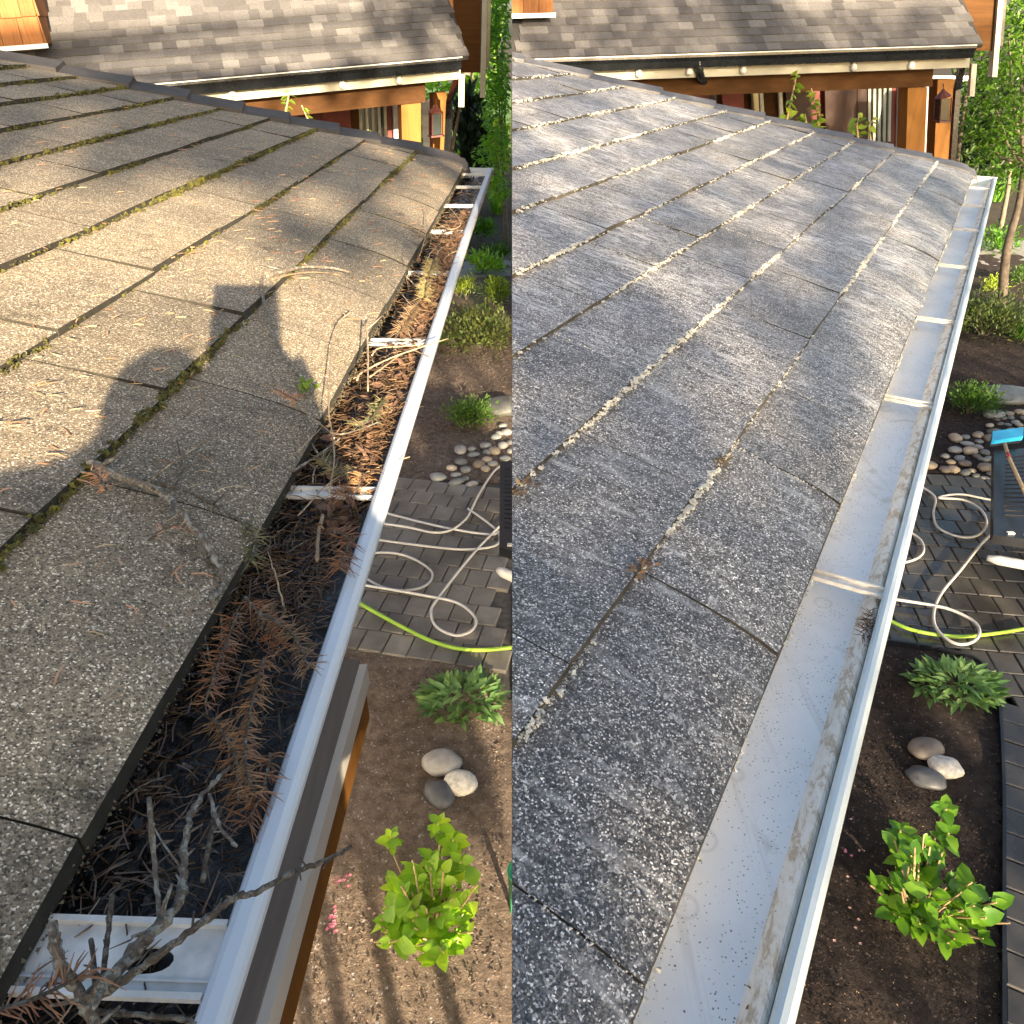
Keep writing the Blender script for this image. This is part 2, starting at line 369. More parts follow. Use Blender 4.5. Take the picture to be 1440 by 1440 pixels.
M['greyw'] = mat_wood('weathered_grey_board', (.19, .175, .165), (.28, .26, .24), .8, sc=(40, 3, 40))
M['dred'] = simple('dark_red_siding', (.16, .028, .02), .6, .2, 5); M['dbrown'] = simple('dark_brown_wall', (.05, .025, .018), .7, .2, 4)
M['sidew'] = simple('white_lap_siding', (.66, .68, .72), .55, .06, 5); M['curtain'] = simple('pale_curtain', (.50, .52, .44), .8, .2, 9)
M['lampr'] = simple('copper_lantern', (.09, .028, .022), .4, .2, 20)
g = NG('window_glass'); M['glass'] = g.fin((.03, .04, .04), .05, 0, None, .9)
M['shirt'] = simple('dark_jacket', (.05, .06, .08), .85, .2, 8); M['skin'] = simple('skin', (.42, .26, .19), .5, .05, 9); M['alu'] = simple('ladder_aluminium', (.55, .55, .54), .35, .1, 6, metal=.8)
M['hyd'] = foliage_mat('hydrangea_leaf_sunlit', (.20, .38, .025), (.34, .52, .035), .38, .35, 11)  # sunlit brightness put into the leaf colour
M['hydR'] = foliage_mat('hydrangea_leaf_shade', (.10, .24, .02), (.18, .37, .03), .35, .3, 11)  # darker shaded copy of the same leaf
M['sage'] = foliage_mat('soft_green_leaf', (.09, .19, .06), (.17, .29, .10), .5, .25, 10)
M['azal'] = foliage_mat('azalea_leaf', (.06, .12, .025), (.16, .17, .045), .5, .2, 7)
M['fern'] = foliage_mat('fine_green_leaf', (.05, .12, .015), (.10, .20, .025), .55, .25, 8)
M['ygreen'] = foliage_mat('yellow_green_leaf', (.20, .30, .03), (.32, .40, .05), .5, .35, 6)
M['maple'] = foliage_mat('maple_leaf', (.045, .115, .012), (.12, .24, .022), .5, .4, 2.2)
M['dark'] = foliage_mat('dark_evergreen_leaf', (.012, .03, .012), (.035, .065, .02), .6, .15, 3)
M['grassm'] = foliage_mat('blade_leaf', (.06, .17, .015), (.12, .27, .03), .5, .3, 5)
M['lime'] = foliage_mat('sun_bright_leaf', (.16, .32, .03), (.28, .46, .05), .5, .4, 5)  # left-hand greens brightened in colour to look sunlit
M['lawn'] = simple('lawn_grass', (.07, .16, .02), .9, .3, 3, bump=.6, bscale=30); M['road'] = simple('asphalt_road', (.055, .055, .055), .9, .2, 2)
M['pathg'] = simple('concrete_path', (.26, .25, .235), .85, .15, 3)
M['pink'] = simple('pink_petal', (.55, .16, .24), .6, .4, 90, seedvar=.4); M['pinkp'] = simple('pale_pink_petal', (.6, .38, .32), .6, .3, 90)
M['twigcut'] = simple('cut_stem', (.42, .29, .16), .8, .3, 30, seedvar=.2)

# ------------------------------------------------------------------ the two roofs
class Roof:
    def __init__(s, a, b, z, p, r, side):
        s.A = onz(*a, z); B = onz(*b, z); s.e = (s.A - B).normalized(); s.q = V((-s.e.y, s.e.x, 0)); s.p = p; s.r = r; s.side = side; s.z = z
        s.n = s.e.cross(s.q + V((0, 0, p))).normalized()
    def h(s, v): return s.p * v + s.r * (1 - math.exp(-max(v, 0) / .06)) if v > 0 else s.p * v * 3
    def pt(s, u, v, off=0): return s.A + s.e * u + s.q * v + V((0, 0, s.h(v) + off))
    def uv(s, px, py):
        P = onpl(px, py, s.A + V((0, 0, s.r)), s.n) - s.A; return P.dot(s.e), P.dot(s.q)
    def g(s, u, w, dz): return s.A + s.e * u - s.q * w + V((0, 0, dz))          # gutter frame
LR = Roof((652, 240), (75, 1278), 2.92, .27, .024, 'L')
RR = Roof((1367, 252), (887, 1440), 2.72, .25, .024, 'R')

def build_roof(R, courses, joints, hipbase, hiptop, umin, mat, label, caps_px, tabw, phase):
    side = R.side
    hb, ht = hipbase, hiptop
    def hipu(v): return hb[0] + (ht[0] - hb[0]) * (v - hb[1]) / (ht[1] - hb[1])
    hp = R.pt(*hb); hd = (R.pt(ht[0], ht[1]) - hp); hd.z = 0; hd.normalize()
    hn = V((hd.y, -hd.x, 0))
    if hn.dot(R.e) < 0: hn = -hn
    cut = [(hp, hn)]
    vmax = courses[-1]
    t = thing('shingle_roof', label, 'roof', R.pt(-1.6 if side == 'L' else -1.2, .6, 0))
    dk = MB(); us = [umin + (hb[0] + .25 - umin) * i / 6 for i in range(7)]; vs = [.014, .03, .06, .1, .2, .5, 1.0, vmax]
    for i, u in enumerate(us):
        for v in vs: dk.v.append(R.pt(u, v, -.006))
    nv = len(vs)
    for i in range(6):
        for j in range(nv - 1): dk.f.append((i * nv + j, i * nv + j + 1, (i + 1) * nv + j + 1, (i + 1) * nv + j))
    b0 = len(dk.v); dk.v += [v - V((0, 0, .012)) for v in dk.v]; dk.f += [tuple(reversed([q + b0 for q in f])) for f in dk.f[:]]
    for i in range(6): dk.f.append((i * nv, (i + 1) * nv, (i + 1) * nv + b0, i * nv + b0))
    part('roof_deck', dk, M['deck'], t, side, cuts=cut)
    TH_ = .0105 if side == 'L' else .010
    seams = []
    for k in range(len(courses) - 1):
        v0, v1 = courses[k], courses[k + 1] + .03
        if k in joints: js = list(joints[k])
        else: js = []
        u = (js[0] if js else phase[k % len(phase)]) 
        lo = [u]
        while lo[-1] > umin: lo.append(lo[-1] - tabw * rr(.85, 1.15))
        lo = lo[::-1]
        if js: lo = lo[:-1] + js
        while lo[-1] < hipu(v0) + .1: lo.append(lo[-1] + tabw * rr(.85, 1.15))
        for i in range(len(lo) - 1):
            ua, ub = lo[i] + .0010, lo[i + 1] - .0010
            m = MB(); nu = 3
            vl = [v0 + (v1 - v0) * x for x in ((0, .12, .27, .45, .7, 1) if k == 0 else (0, .5, 1))]
            jv = rr(-.003, .003) * (.5 if k == 0 else 1); lift = rr(0, .0032); tilt = rr(-.002, .002)
            nvv = len(vl)
            for iu in range(nu + 1):
                uu = ua + (ub - ua) * iu / nu
                wob = .002 * noise.noise(V((uu * 6, v0 * 9, 3.3)))
                for j, v in enumerate(vl):
                    s_ = j / (nvv - 1); off = TH_ * (1 - s_) + .0015 * s_ + (lift + tilt * (iu - 1.5)) * (1 - s_)
                    vv = v + (jv + wob if j == 0 else 0)
                    m.v.append(R.pt(uu, vv, off))
            nt_ = len(m.v)
            for iu in range(nu + 1):
                for j, v in enumerate(vl):
                    s_ = j / (nvv - 1)
                    m.v.append(R.pt(ua + (ub - ua) * iu / nu, v + (jv if j == 0 else 0), -.004 * s_ + (lift * .8 if j == 0 else 0) + (.0 if k else -.004)))
            for iu in range(nu):
                for j in range(nvv - 1):
                    a = iu * nvv + j; m.f.append((a, a + nvv, a + nvv + 1, a + 1))
                m.f.append((iu * nvv, iu * nvv + nt_, (iu + 1) * nvv + nt_, (iu + 1) * nvv))
            for iu in (0, nu):
                for j in range(nvv - 1):
                    a = iu * nvv + j; q = (a, a + 1, a + 1 + nt_, a + nt_); m.f.append(q if iu == 0 else q[::-1])
            if ua > hipu(v0) + .02: continue
            o_ = part('shingle', m, mat, t, side, cuts=cut)
            if o_:
                o_.data.materials.append(M['butt' + side]); fr = (-R.q).normalized()
                for p_ in o_.data.polygons:
                    if p_.normal.z < .6: p_.material_index = 1
            seams.append((lo[i], v0, v1 - .03))
    # far face beyond the hip
    ff = MB(); ue = hb[0] + .06; nseg = 8
    for j in range(nseg + 1):
        v = -.02 + (vmax + .02) * j / nseg
        ff.v += [R.pt(hipu(v) - .01, v, .002), R.A + R.e * ue + R.q * v + V((0, 0, -.01)), R.pt(hipu(v) - .01, v, -.03), R.A + R.e * ue + R.q * v + V((0, 0, -.04))]
    for j in range(nseg):
        a = 4 * j; ff.f += [(a, a + 1, a + 5, a + 4), (a + 2, a + 6, a + 7, a + 3), (a + 1, a + 3, a + 7, a + 5)]
    part('far_slope', ff, mat, t, side)
    # hip caps
    vv = [max(-.01, R.uv(px, py)[1] - .03) for px, py in caps_px]
    vv = sorted(vv)
    while vv[-1] < vmax: vv.append(vv[-1] + .17)
    for i in range(len(vv) - 1):
        va, vb = vv[i], vv[i + 1] + .05
        m = MB(); rows = []
        for s_ in (0, .15, .5, 1):
            v = va + (vb - va) * s_; off = .026 * (1 - s_) + .010 * s_; c0 = R.pt(hipu(v), v, off)
            sl = V((0, 0, 0))
            for du, dz in ((-.095, -.005), (-.04, .0), (0, .006), (.035, -.012), (.08, -.05)):
                uu = hipu(v) + du; vx = v + du * .22
                z = R.h(vx) if du <= 0 else R.h(v)
                if i == 0 and s_ == 0: z -= .012
                m.v.append(R.A + R.e * uu + R.q * vx + V((0, 0, z + off + dz)))
        n5 = len(m.v); m.v += [q - V((0, 0, .013)) for q in m.v[:n5]]
        for j in range(3):
            for k in range(4):
                a = j * 5 + k; m.f.append((a, a + 1, a + 6, a + 5)); m.f.append((a + n5, a + 5 + n5, a + 6 + n5, a + 1 + n5))
        for k in range(4): m.f.append((k, k + n5, k + 1 + n5, k + 1)); m.f.append((15 + k, 16 + k, 16 + k + n5, 15 + k + n5))
        for j in range(3): m.f.append((j * 5, j * 5 + 5, j * 5 + 5 + n5, j * 5 + n5)); m.f.append((j * 5 + 4, j * 5 + 4 + n5, j * 5 + 9 + n5, j * 5 + 9))
        part('hip_cap', m, M['cap' + side], t, side)
    return t, seams, hipu
M['capR'] = simple('washed_hip_cap', (.10, .10, .105), .5, .35, 16, bump=.5, bscale=300); M['capL'] = simple('shade_dark_hip_cap', (.045, .042, .042), .85, .3, 12, bump=.5, bscale=300)  # left cap: shade on the hip put into its dark colour
Lc = [0, .177, .352, .512, .655, .798, .929, 1.06, 1.178, 1.292, 1.40, 1.52, 1.64]
Rc = [0, .188, .394, .588, .77, .976, 1.17, 1.40, 1.615, 1.84, 2.07, 2.28, 2.5]
capsL = [(105, 95), (187, 118), (268, 135), (340, 152), (406, 165), (468, 183), (525, 195), (582, 210), (635, 222), (664, 246)]
capsR = [(736, 85), (834, 106), (914, 132), (992, 150), (1062, 167), (1128, 183), (1188, 197), (1243, 212), (1297, 226), (1349, 240), (1384, 262)]
roofL, seamL, hipuL = build_roof(LR, Lc, {0: [-2.996, -2.611, -2.33, -2.075, -1.79, -1.5, -1.17], 1: [-2.70, -2.392, -2.085, -1.72]}, (.10, 0), (-.56, 1.42), -4.1, M['shL'],
                    'tan grey asphalt shingle roof with mossy course lines and a hip coloured dark for shade, sunlit', capsL, .30, [-2.2, -2.05, -2.31])
roofR, seamR, hipuR = build_roof(RR, Rc, {0: [-4.707, -4.25, -3.835, -3.525, -3.07, -2.68, -2.395], 1: [-4.467, -4.016, -3.586, -3.241, -2.831, -2.5], 2: [-4.25, -3.884, -3.738, -3.419]}, (.14, 0), (-1.2, 2.1), -5.4, M['shR'],
                    'blue grey wet asphalt shingle roof streaked with white residue after washing', capsR, .36, [-3.9, -3.75, -4.05])

# moss along the left butt edges, dead moss residue along the right ones
def clumps(R, seams, courses, hipu, mat, name, amount, size, umin, jointfrac, side, off0=0):
    m = MB()
    for k in range(1, len(courses) - 1):
        v0 = courses[k]; u = umin
        while u < hipu(v0) - .03:
            dens = noise.noise(V((u * 3.1, v0 * 7, 5.2))) + amount
            u += .006 if dens > .15 else .012
            if rr(-.4, .55) > dens: continue
            near = 1 if u > -2.2 else .62
            s_ = size * rr(.4, 1.3) * (1 + max(0, dens)) * near; p = R.pt(u, v0 - rr(-.001, .005), rr(.001, .009) + off0)
            if (side == 'L' and p.x > -.01) or (side == 'R' and p.x < .01): continue
            for _ in range(3 if u > -2.2 else 8):
                d = V((rr(-1, 1), rr(-1, 1), rr(.1, 1.2))).normalized(); a = d.orthogonal().normalized() * s_ * .8; b = d.cross(a).normalized() * s_ * rr(.5, .9)
                c = p + V((rr(-1, 1), rr(-1, 1), rr(0, .7))) * size * .9 * (1 + max(0, dens)) * .8
                m.add([c + a, c - a * .5 + b, c - a * .5 - b, c + d * s_ * .7], [(0, 1, 3), (1, 2, 3), (2, 0, 3), (0, 2, 1)])
    for (u, v0, v1) in seams:
        if RND.random() > jointfrac: continue
        for _ in range(int(50 * (v1 - v0) / .18)):
            v = rr(v0, v1); p = R.pt(u + rr(-.003, .003), v, .006 * (1 - (v - v0) / (v1 - v0)) + .003)
            if (side == 'L' and p.x > -.01) or (side == 'R' and p.x < .01) or u > hipu(v): continue
            s_ = size * rr(.25, .6); m.add([p + V((s_, 0, 0)), p + V((-s_ * .5, s_, 0)), p + V((-s_ * .5, -s_, 0)), p + V((0, 0, s_ * .7))], [(0, 1, 3), (1, 2, 3), (2, 0, 3)])
    return m
part('moss', clumps(LR, seamL, Lc, hipuL, M['moss'], 'moss', .34, .0048, -3.6, .15, 'L'), M['moss'], roofL, kind='stuff')
part('dead_moss', clumps(RR, seamR, Rc, hipuR, M['residue'], 'dead_moss', .24, .0042, -5.2, .45, 'R', .003), M['residue'], roofR, kind='stuff')
# moss strip under the left eave edge
m = MB(); u = -3.5
while u < 0:
    u += .0009; k_ = .55 if u < -2.3 else .6
    p = LR.pt(u, rr(-.004, .006), rr(-.010, .004)); s_ = .0030 * rr(.4, 1.2) * k_; d = V((rr(-.2, 1), rr(-1, 1), rr(-.5, .6))).normalized(); a = d.orthogonal().normalized() * s_; b = d.cross(a)
    m.add([p + a, p - a * .5 + b, p - a * .5 - b, p + d * s_], [(0, 1, 3), (1, 2, 3), (2, 0, 3)])
part('edge_moss', m, M['edge'], roofL, kind='stuff')
m = MB(); u = -5.2
while u < -.1:
    u += .003
    if noise.noise(V((u * 9, 0, 1))) < .02: continue
    p = RR.pt(u, rr(-.004, .004), rr(-.006, .006)); s_ = .0028 * rr(.4, 1.4)
    if p.x < .01: continue
    d = V((rr(-1, 1), rr(-1, 1), rr(-.2, 1))).normalized(); a = d.orthogonal().normalized() * s_; b = d.cross(a)
    m.add([p + a, p - a * .5 + b, p - a * .5 - b, p + d * s_], [(0, 1, 3), (1, 2, 3), (2, 0, 3)])
part('edge_residue', m, M['residue'], roofR, kind='stuff')

# ------------------------------------------------------------------ gutters
def build_gutter(R, u0, u1, wi, wo, hangers, mats, label, depth, big=None):
    side = R.side
    t = thing('rain_gutter', label, 'gutter', R.g((u0 + u1) / 2, .06, -depth))
    us = [u0 + (u1 - u0) * i / 14 for i in range(15)]
    def fn(u, a, b): return R.g(u, a, b)
    fl = .074
    prof = [(-.035, -.008), (-.035, -depth), (fl, -depth + .002), (fl, -depth - .001), (-.037, -depth - .003), (-.037, -.008)]
    part('trough', extrude_profile(MB(), prof, fn, us), mats['floor'], t, side)
    def wfun(u, a, b):
        k = (a if a > .5 else 0)
        return R.g(u, wi(u) + a, b)
    # front wall: from the floor seam out and up to the lip
    m = MB(); pr = [(fl, -depth), (fl + .006, -depth + .012), (.080, -depth * .6), (.090, -depth * .4), (.0, -.02)]
    vs = []
    for u in us:
        wI = wi(u)
        q = [(fl - .001, -depth + .001), (fl + .004, -depth + .010), (fl + .008, -depth * .62), (wI - .006, -depth * .38), (wI - .002, -.022)]
        q2 = [(wI - .0005, -.022), (wI - .004, -depth * .38), (fl + .010, -depth * .62), (fl + .006, -depth + .008), (fl + .001, -depth - .003)]
        vs += [R.g(u, *x) for x in q + q2]
    n = 10; fs = [(i * n + k, i * n + (k + 1) % n, (i + 1) * n + (k + 1) % n, (i + 1) * n + k) for i in range(14) for k in range(n)] + [tuple(range(n))[::-1], tuple(14 * n + k for k in range(n))]
    m.add(vs, fs); part('front_wall', m, mats['wall'], t, side)
    m = MB(); vs = []
    for u in us:
        wI, wO = wi(u), wo(u)
        q = [(wI, -.022), (wI, -.006), (wI + .003, -.001), (wI + .007, .001), (wO - .006, .001), (wO - .002, -.002), (wO, -.006), (wO - .001, -.014), (wO - .008, -.018), (wO - .010, -.016), (wO - .003, -.012), (wO - .003, -.008), (wI + .003, -.008), (wI + .002, -.022)]
        vs += [R.g(u, *x) for x in q]
    n = 14; fs = [(i * n + k, i * n + (k + 1) % n, (i + 1) * n + (k + 1) % n, (i + 1) * n + k) for i in range(14) for k in range(n)] + [tuple(range(n))[::-1], tuple(14 * n + k for k in range(n))]
    m.add(vs, fs); part('front_lip', m, mats['lip'], t, side)
    # outer face below the lip
    m = MB(); vs = []
    for u in us:
        wO = wo(u)
        q = [(wO - .008, -.0165), (wO - .012, -.03), (wO - .024, -.05), (wO - .032, -depth + .01), (fl + .006, -depth - .004), (fl + .004, -depth - .001), (wO - .034, -depth + .014), (wO - .027, -.047), (wO - .015, -.028), (wO - .0105, -.0165)]
        vs += [R.g(u, *x) for x in q]
    n = 10; fs = [(i * n + k, i * n + (k + 1) % n, (i + 1) * n + (k + 1) % n, (i + 1) * n + k) for i in range(14) for k in range(n)] + [tuple(range(n))[::-1], tuple(14 * n + k for k in range(n))]
    m.add(vs, fs); part('outer_face', m, mats['out'], t, side)
    m = MB(); ue = u1
    poly = [(-.037, -.006), (-.037, -depth - .003), (fl + .004, -depth - .003), (wo(ue) - .024, -.05), (wo(ue) - .01, -.028), (wo(ue), -.012), (wo(ue), .002), (-.03, .002)]
    vs = [R.g(ue + .0005, *x) for x in poly] + [R.g(ue + .004, *x) for x in poly]; n = len(poly)
    m.add(vs, [tuple(range(n)), tuple(range(n, 2 * n))[::-1]] + [(i, i + n, (i + 1) % n + n, (i + 1) % n) for i in range(n)])
    part('end_cap', m, mats['lip'], t, side)
    for hu in hangers:
        wI = wi(hu); m = MB(); wd = .020 if hu != big else .044
        if hu == big:
            # wide strap with an oval slot
            cu, cw, a, b = hu, .072, .0085, .016
            ring = [(cw + b * math.cos(x) * 1.0, a * math.sin(x)) for x in [2 * math.pi * i / 16 for i in range(16)]]
            rect = []
            w0, w1 = -.03, wI + .001
            for i in range(16):
                x = 2 * math.pi * i / 16; cx, sx = math.cos(x), math.sin(x); k = 1 / max(abs(cx), abs(sx))
                rw = cw + (w1 - cw if cx > 0 else cw - w0) * cx * k; ru = wd / 2 * sx * k; rect.append((rw, ru))
            vs = []
            for dz in (-.006, -.009):
                vs += [R.g(cu + q[1], q[0], dz) for q in rect] + [R.g(cu + q[1], q[0], dz) for q in ring]
            fs = []
            for i in range(16):
                j = (i + 1) % 16; fs += [(i, j, 16 + j, 16 + i), (32 + i, 48 + i, 48 + j, 32 + j), (16 + i, 16 + j, 48 + j, 48 + i), (i, 32 + i, 32 + j, j)]
            m.add(vs, fs)
            for s_ in (-1, 1):
                m.box(R.g(hu + s_ * wd / 2 - .002, w0, -.006), R.e * .004, -R.q * (w1 - w0), V((0, 0, .005)))
            m.box(R.g(hu - .013, w0, -.0058), R.e * .0015, -R.q * (w1 - w0), V((0, 0, .0015)))
        else:
            m.box(R.g(hu - wd / 2, -.03, -.012), R.e * wd, -R.q * (wI + .031), V((0, 0, .002)))
            for s_ in (-1, 1): m.box(R.g(hu + s_ * (wd / 2) - .0015, -.03, -.0098), R.e * .003, -R.q * (wI + .031), V((0, 0, .005)))
            m.box(R.g(hu - .004, .035, -.0098), R.e * .008, -R.q * .018, V((0, 0, .0025)))
        part('hanger_strap', m, mats['strap'], t, side)
    return t
gutL = build_gutter(LR, -3.9, .06, lambda u: .092 + .022 * min(1, max(0, (-1.2 - u) / 1.9)) , lambda u: .116 + .019 * min(1, max(0, (-1.2 - u) / 1.9)),
    [-3.063, -2.498, -1.956, -1.489, -1.05, -.675, -.324, -.04], dict(floor=M['strap'], wall=M['cream'], lip=M['lipL'], out=M['cream'], strap=M['strap']),
    'pale blue white gutter clogged with black sludge, needles and twigs', .085, big=-3.063)
gutR = build_gutter(RR, -5.4, .12, lambda u: .097, lambda u: .1155, [-4.023, -3.275, -2.64, -1.977, -1.326, -.755, -.228, -4.9],
    dict(floor=M['gfloor'], wall=M['gwall'], lip=M['lip'], out=M['cream'], strap=M['strapR']), 'cleaned white gutter with bare metal trough and brown stained front wall', .046)

# fascia, soffit and wall below the left eave; ledge trimmed in white and cedar
t = thing('house_wall', 'cream house wall and fascia under the sunlit roof eave', 'wall', LR.g(-2, -.4, -2.92))
m = MB(); m.box(LR.g(-3.9, -.038, -.16), LR.e * 3.96, LR.q * .03, V((0, 0, .145))); part('fascia', m, M['cream'], t, 'L')
m = MB(); m.box(LR.g(-3.9, -.07, -.17), LR.e * 3.96, LR.q * .40, V((0, 0, .012))); part('soffit', m, M['cedarb'], t, 'L')
m = MB(); m.box(LR.g(-3.9, -1.25, -2.92), LR.e * 3.85, LR.q * .12, V((0, 0, 2.75))); part('wall_panel', m, M['sidew'], t, 'L')
yb = onz(500, 927, 2.62); ul = (yb - LR.A).dot(LR.e)
t = thing('trim_ledge', 'grey topped ledge with white edge and cedar side below the left gutter', 'ledge', LR.g(-3, .0, -.4))
m = MB(); m.box(LR.g(-3.9, -.10, -.307), LR.e * (ul + 3.9), LR.q * -.154, V((0, 0, .007))); part('top_board', m, M['greyw'], t, 'L')
m = MB(); m.box(LR.g(-3.9, .046, -.345), LR.e * (ul + 3.898), LR.q * -.019, V((0, 0, .0375))); part('white_edge', m, M['white'], t, 'L')
m = MB(); m.box(LR.g(-3.9, -.09, -.41), LR.e * (ul + 3.89), LR.q * -.150, V((0, 0, .101))); part('cedar_side', m, M['cedar'], t, 'L')
t = thing('eave_board', 'cream fascia board hidden behind the cleaned gutter', 'fascia', RR.g(-2, -.05, -.2))
m = MB(); m.box(RR.g(-5.4, -.038, -.16), RR.e * 5.46, RR.q * .03, V((0, 0, .145))); part('fascia', m, M['cream'], t, 'R')
m = MB(); m.box(RR.g(-5.4, -.07, -.17), RR.e * 5.46, RR.q * .40, V((0, 0, .012))); part('soffit', m, M['cedarb'], t, 'R')

# ------------------------------------------------------------------ what clogs the left gutter
m = MB(); nu, nw = 260, 12; u0, u1 = -3.85, .04
for i in range(nu + 1):
    for j in range(nw + 1):
        u = u0 + (u1 - u0) * i / nu; w_ = -.03 + (.120 + .022 * min(1, max(0, (-1.2 - u) / 1.9))) * j / nw
        k = noise.noise(V((u * 22, w_ * 40, 0))) * .006 + noise.noise(V((u * 60, w_ * 90, 4))) * .004
        m.v.append(LR.g(u, w_, -.034 + k + .02 * max(0, w_ - .05) / .05 * (1 if u > -2.7 else .3)))
for i in range(nu):
    for j in range(nw): a = i * (nw + 1) + j; m.f.append((a, a + nw + 1, a + nw + 2, a + 1))
single('gutter_sludge', m, M['sludge'], 'wet black sludge filling the clogged gutter', 'sludge', 'L', True, kind='stuff')
m = MB()
for _ in range(1500):
    u = rr(-3.8, 0); w_ = rr(-.02, .088); p = LR.g(u, w_, -.030 + rr(0, .008)); d = V((rr(-1, 1), rr(-1, 1), rr(-.3, .5)))
    m.leaf(p, d, V((rr(-.6, .6), rr(-.6, .6), 1)), rr(.008, .022), rr(.004, .011), rr(-.3, .5))
single('wet_leaf_mulch', m, M['leafw'], 'wet rotting leaves matted on top of the gutter sludge', 'leaves', 'L', kind='stuff')
def needles(n, pf, L=(.012, .026), r=.0006, flat=.25):
    m = MB()
    for _ in range(n):
        p = pf()
        if p is None: continue
        a = rr(0, 6.283); d = V((math.cos(a), math.sin(a), rr(-flat, flat))).normalized(); l = rr(*L); side_ = d.cross(V((0, 0, 1))).normalized()
        mid = p + d * l * .5 + side_ * l * rr(-.1, .1) + V((0, 0, l * .04))
        m.tube([p, mid, p + d * l], [r, r * 1.1, r * .4], 3, False)
    return m
def gp(dense):
    def f():
        u = rr(-3.6, 0) if RND.random() < .12 else rr(-2.75, -.72)
        if dense and (noise.noise(V((u * 2.2, 7, 0))) < -.1): return None
        w_ = .10 - abs(RND.gauss(0, .034)) if u > -2.6 else rr(-.02, .095)
        if u > -2.6 and RND.random() < .15: w_ = rr(-.02, .09)
        w_ = max(-.02, w_)
        return LR.g(u, w_, -.022 + rr(0, .022) * (1 if u > -2.5 else .4))
    return f
single('needle_litter', needles(2600, gp(True)), M['needle'], 'rust brown conifer needles piled along the outer side of the clogged gutter', 'needles', kind='stuff')
single('needle_litter', needles(1700, gp(False), (.012, .03)), M['needlet'], 'tan dry needles and grass bits mixed through the clogged gutter', 'needles', kind='stuff')
m = MB()
for _ in range(620):
    u = rr(-2.6, -.8); w_ = .09 - abs(RND.gauss(0, .028)); p = LR.g(u, max(-.01, w_), -.018 + rr(0, .016))
    m.leaf(p, V((rr(-1, 1), rr(-1, 1), rr(-.2, .5))), V((rr(-.8, .8), rr(-.8, .8), 1)), rr(.012, .026), rr(.006, .014), rr(-.4, .5))
single('dead_leaves', m, M['litter'], 'crumpled brown dead leaves heaped in the middle of the clogged gutter', 'leaves', 'L', kind='stuff')
def nearpt():
    u = rr(-3.6, -2.0); w_ = rr(-.025, .108); return LR.g(u, w_, -.026 + rr(0, .02))
single('wet_needles', needles(3400, nearpt, (.012, .032), .0006, .5), M['wetn'], 'dark wet needles and stems matted over the sludge at the near end', 'needles', kind='stuff')
for i in range(30):
    u = rr(-3.5, -1.0); p = LR.g(u, rr(-.02, .06), -.012); a = rr(.6, 2.6); d = V((math.cos(a), math.sin(a), rr(-.05, .35))) * rr(.05, .13)
    q = p + d * .5 + V((rr(-1, 1), rr(-1, 1), .6)) * .008; c = crom([p, q, p + d], 5); c = [x + V((rr(-1, 1), rr(-1, 1), 0)) * .0008 for x in c]
    m = MB().tube(c, (.0012, .0005), 5); m.tube([q, q + V((rr(-1, 1), rr(-1, 1), .3)) * .02], (.0007, .0004), 4)
    single('thin_twig', m, M['twig'] if i % 3 else M['twigd'], 'thin dry twig tangled over the needles in the clogged gutter', 'twig', None, True, 'thin twigs tangled over the clogged gutter')
def roofpt():
    u = rr(-3.3, -.2); v = rr(.01, .95)
    if RND.random() < .5: v = rr(.01, .4)
    return LR.pt(u, v, .0115)
single('fallen_needles', needles(420, roofpt, (.014, .030), .0009, .06), M['needler'], 'rust coloured conifer needles scattered over the sunlit shingles', 'needles', kind='stuff')
single('fallen_needles', needles(260, roofpt, (.012, .024), .0007, .06), M['needles'], 'pale straw coloured needles scattered over the sunlit shingles', 'needles', kind='stuff')
def twig(name, pxs, rad, z, mat, label, cat='twig', jit=.5, side_sh=(), n=5):
    """path from pixels, laid at height z (a number, or a function of the roof)"""
    pts = []
    for q in pxs:
        if len(q) == 3: zz = q[2]; pts.append(onz(q[0], q[1], zz))
        elif z == 'roof':
            u, v = LR.uv(q[0], q[1]); pts.append(LR.pt(u, max(0, v), .014 + rad[0]))
        else: pts.append(onz(q[0], q[1], z))
    c = crom(pts, 7); c = [p + V((rr(-1, 1), rr(-1, 1), rr(-.5, .8))) * rad[0] * jit * .55 for p in c]
    nn_ = len(c); rl = [(rad[0] + (rad[1] - rad[0]) * i / (nn_ - 1)) * (1 + .22 * noise.noise(p * 130) + (.35 if i % 9 == 4 else 0)) for i, p in enumerate(c)]
    m = MB().tube(c, rl, 8 if rad[0] > .002 else 5)
    for i in range(4, nn_ - 1, 5):
        d = V((rr(-1, 1), rr(-1, 1), rr(0, 1))).normalized() * rl[i] * rr(2, 5); m.tube([c[i], c[i] + d], (rl[i] * .5, rl[i] * .25), 5)
    for (i, L, r_) in side_sh:
        p = c[int(i * (len(c) - 1))]; d = V((rr(-1, 1), rr(-1, 1), rr(.1, .5))).normalized()
        m.tube([p, p + d * L * .5, p + d * L + V((rr(-1, 1), rr(-1, 1), 0)) * L * .2], (r_, r_ * .5), 5)
    return single(name, m, mat, label, cat, None, True)
def z5(l, ox, oy): return [(ox + a / 4, oy + b / 4) + tuple(r) for a, b, *r in l]
twig('fallen_branch', [(130, 668), (165, 685), (225, 705), (255, 730), (290, 770), (318, 810), (338, 852)], (.0048, .0025), 'roof', M['bark'], 'thick lichen covered branch lying across the lowest shingles into the gutter', 'branch', .5, [(.3, .09, .0016), (.45, .12, .0018), (.2, .07, .0014), (.75, .06, .0012)])
twig('fallen_twig', [(252, 632), (259, 672), (242, 703)], (.0013, .0009), 'roof', M['twigd'], 'thin forked grey twig standing above the lichen covered branch', side_sh=[(.6, .045, .0009)])
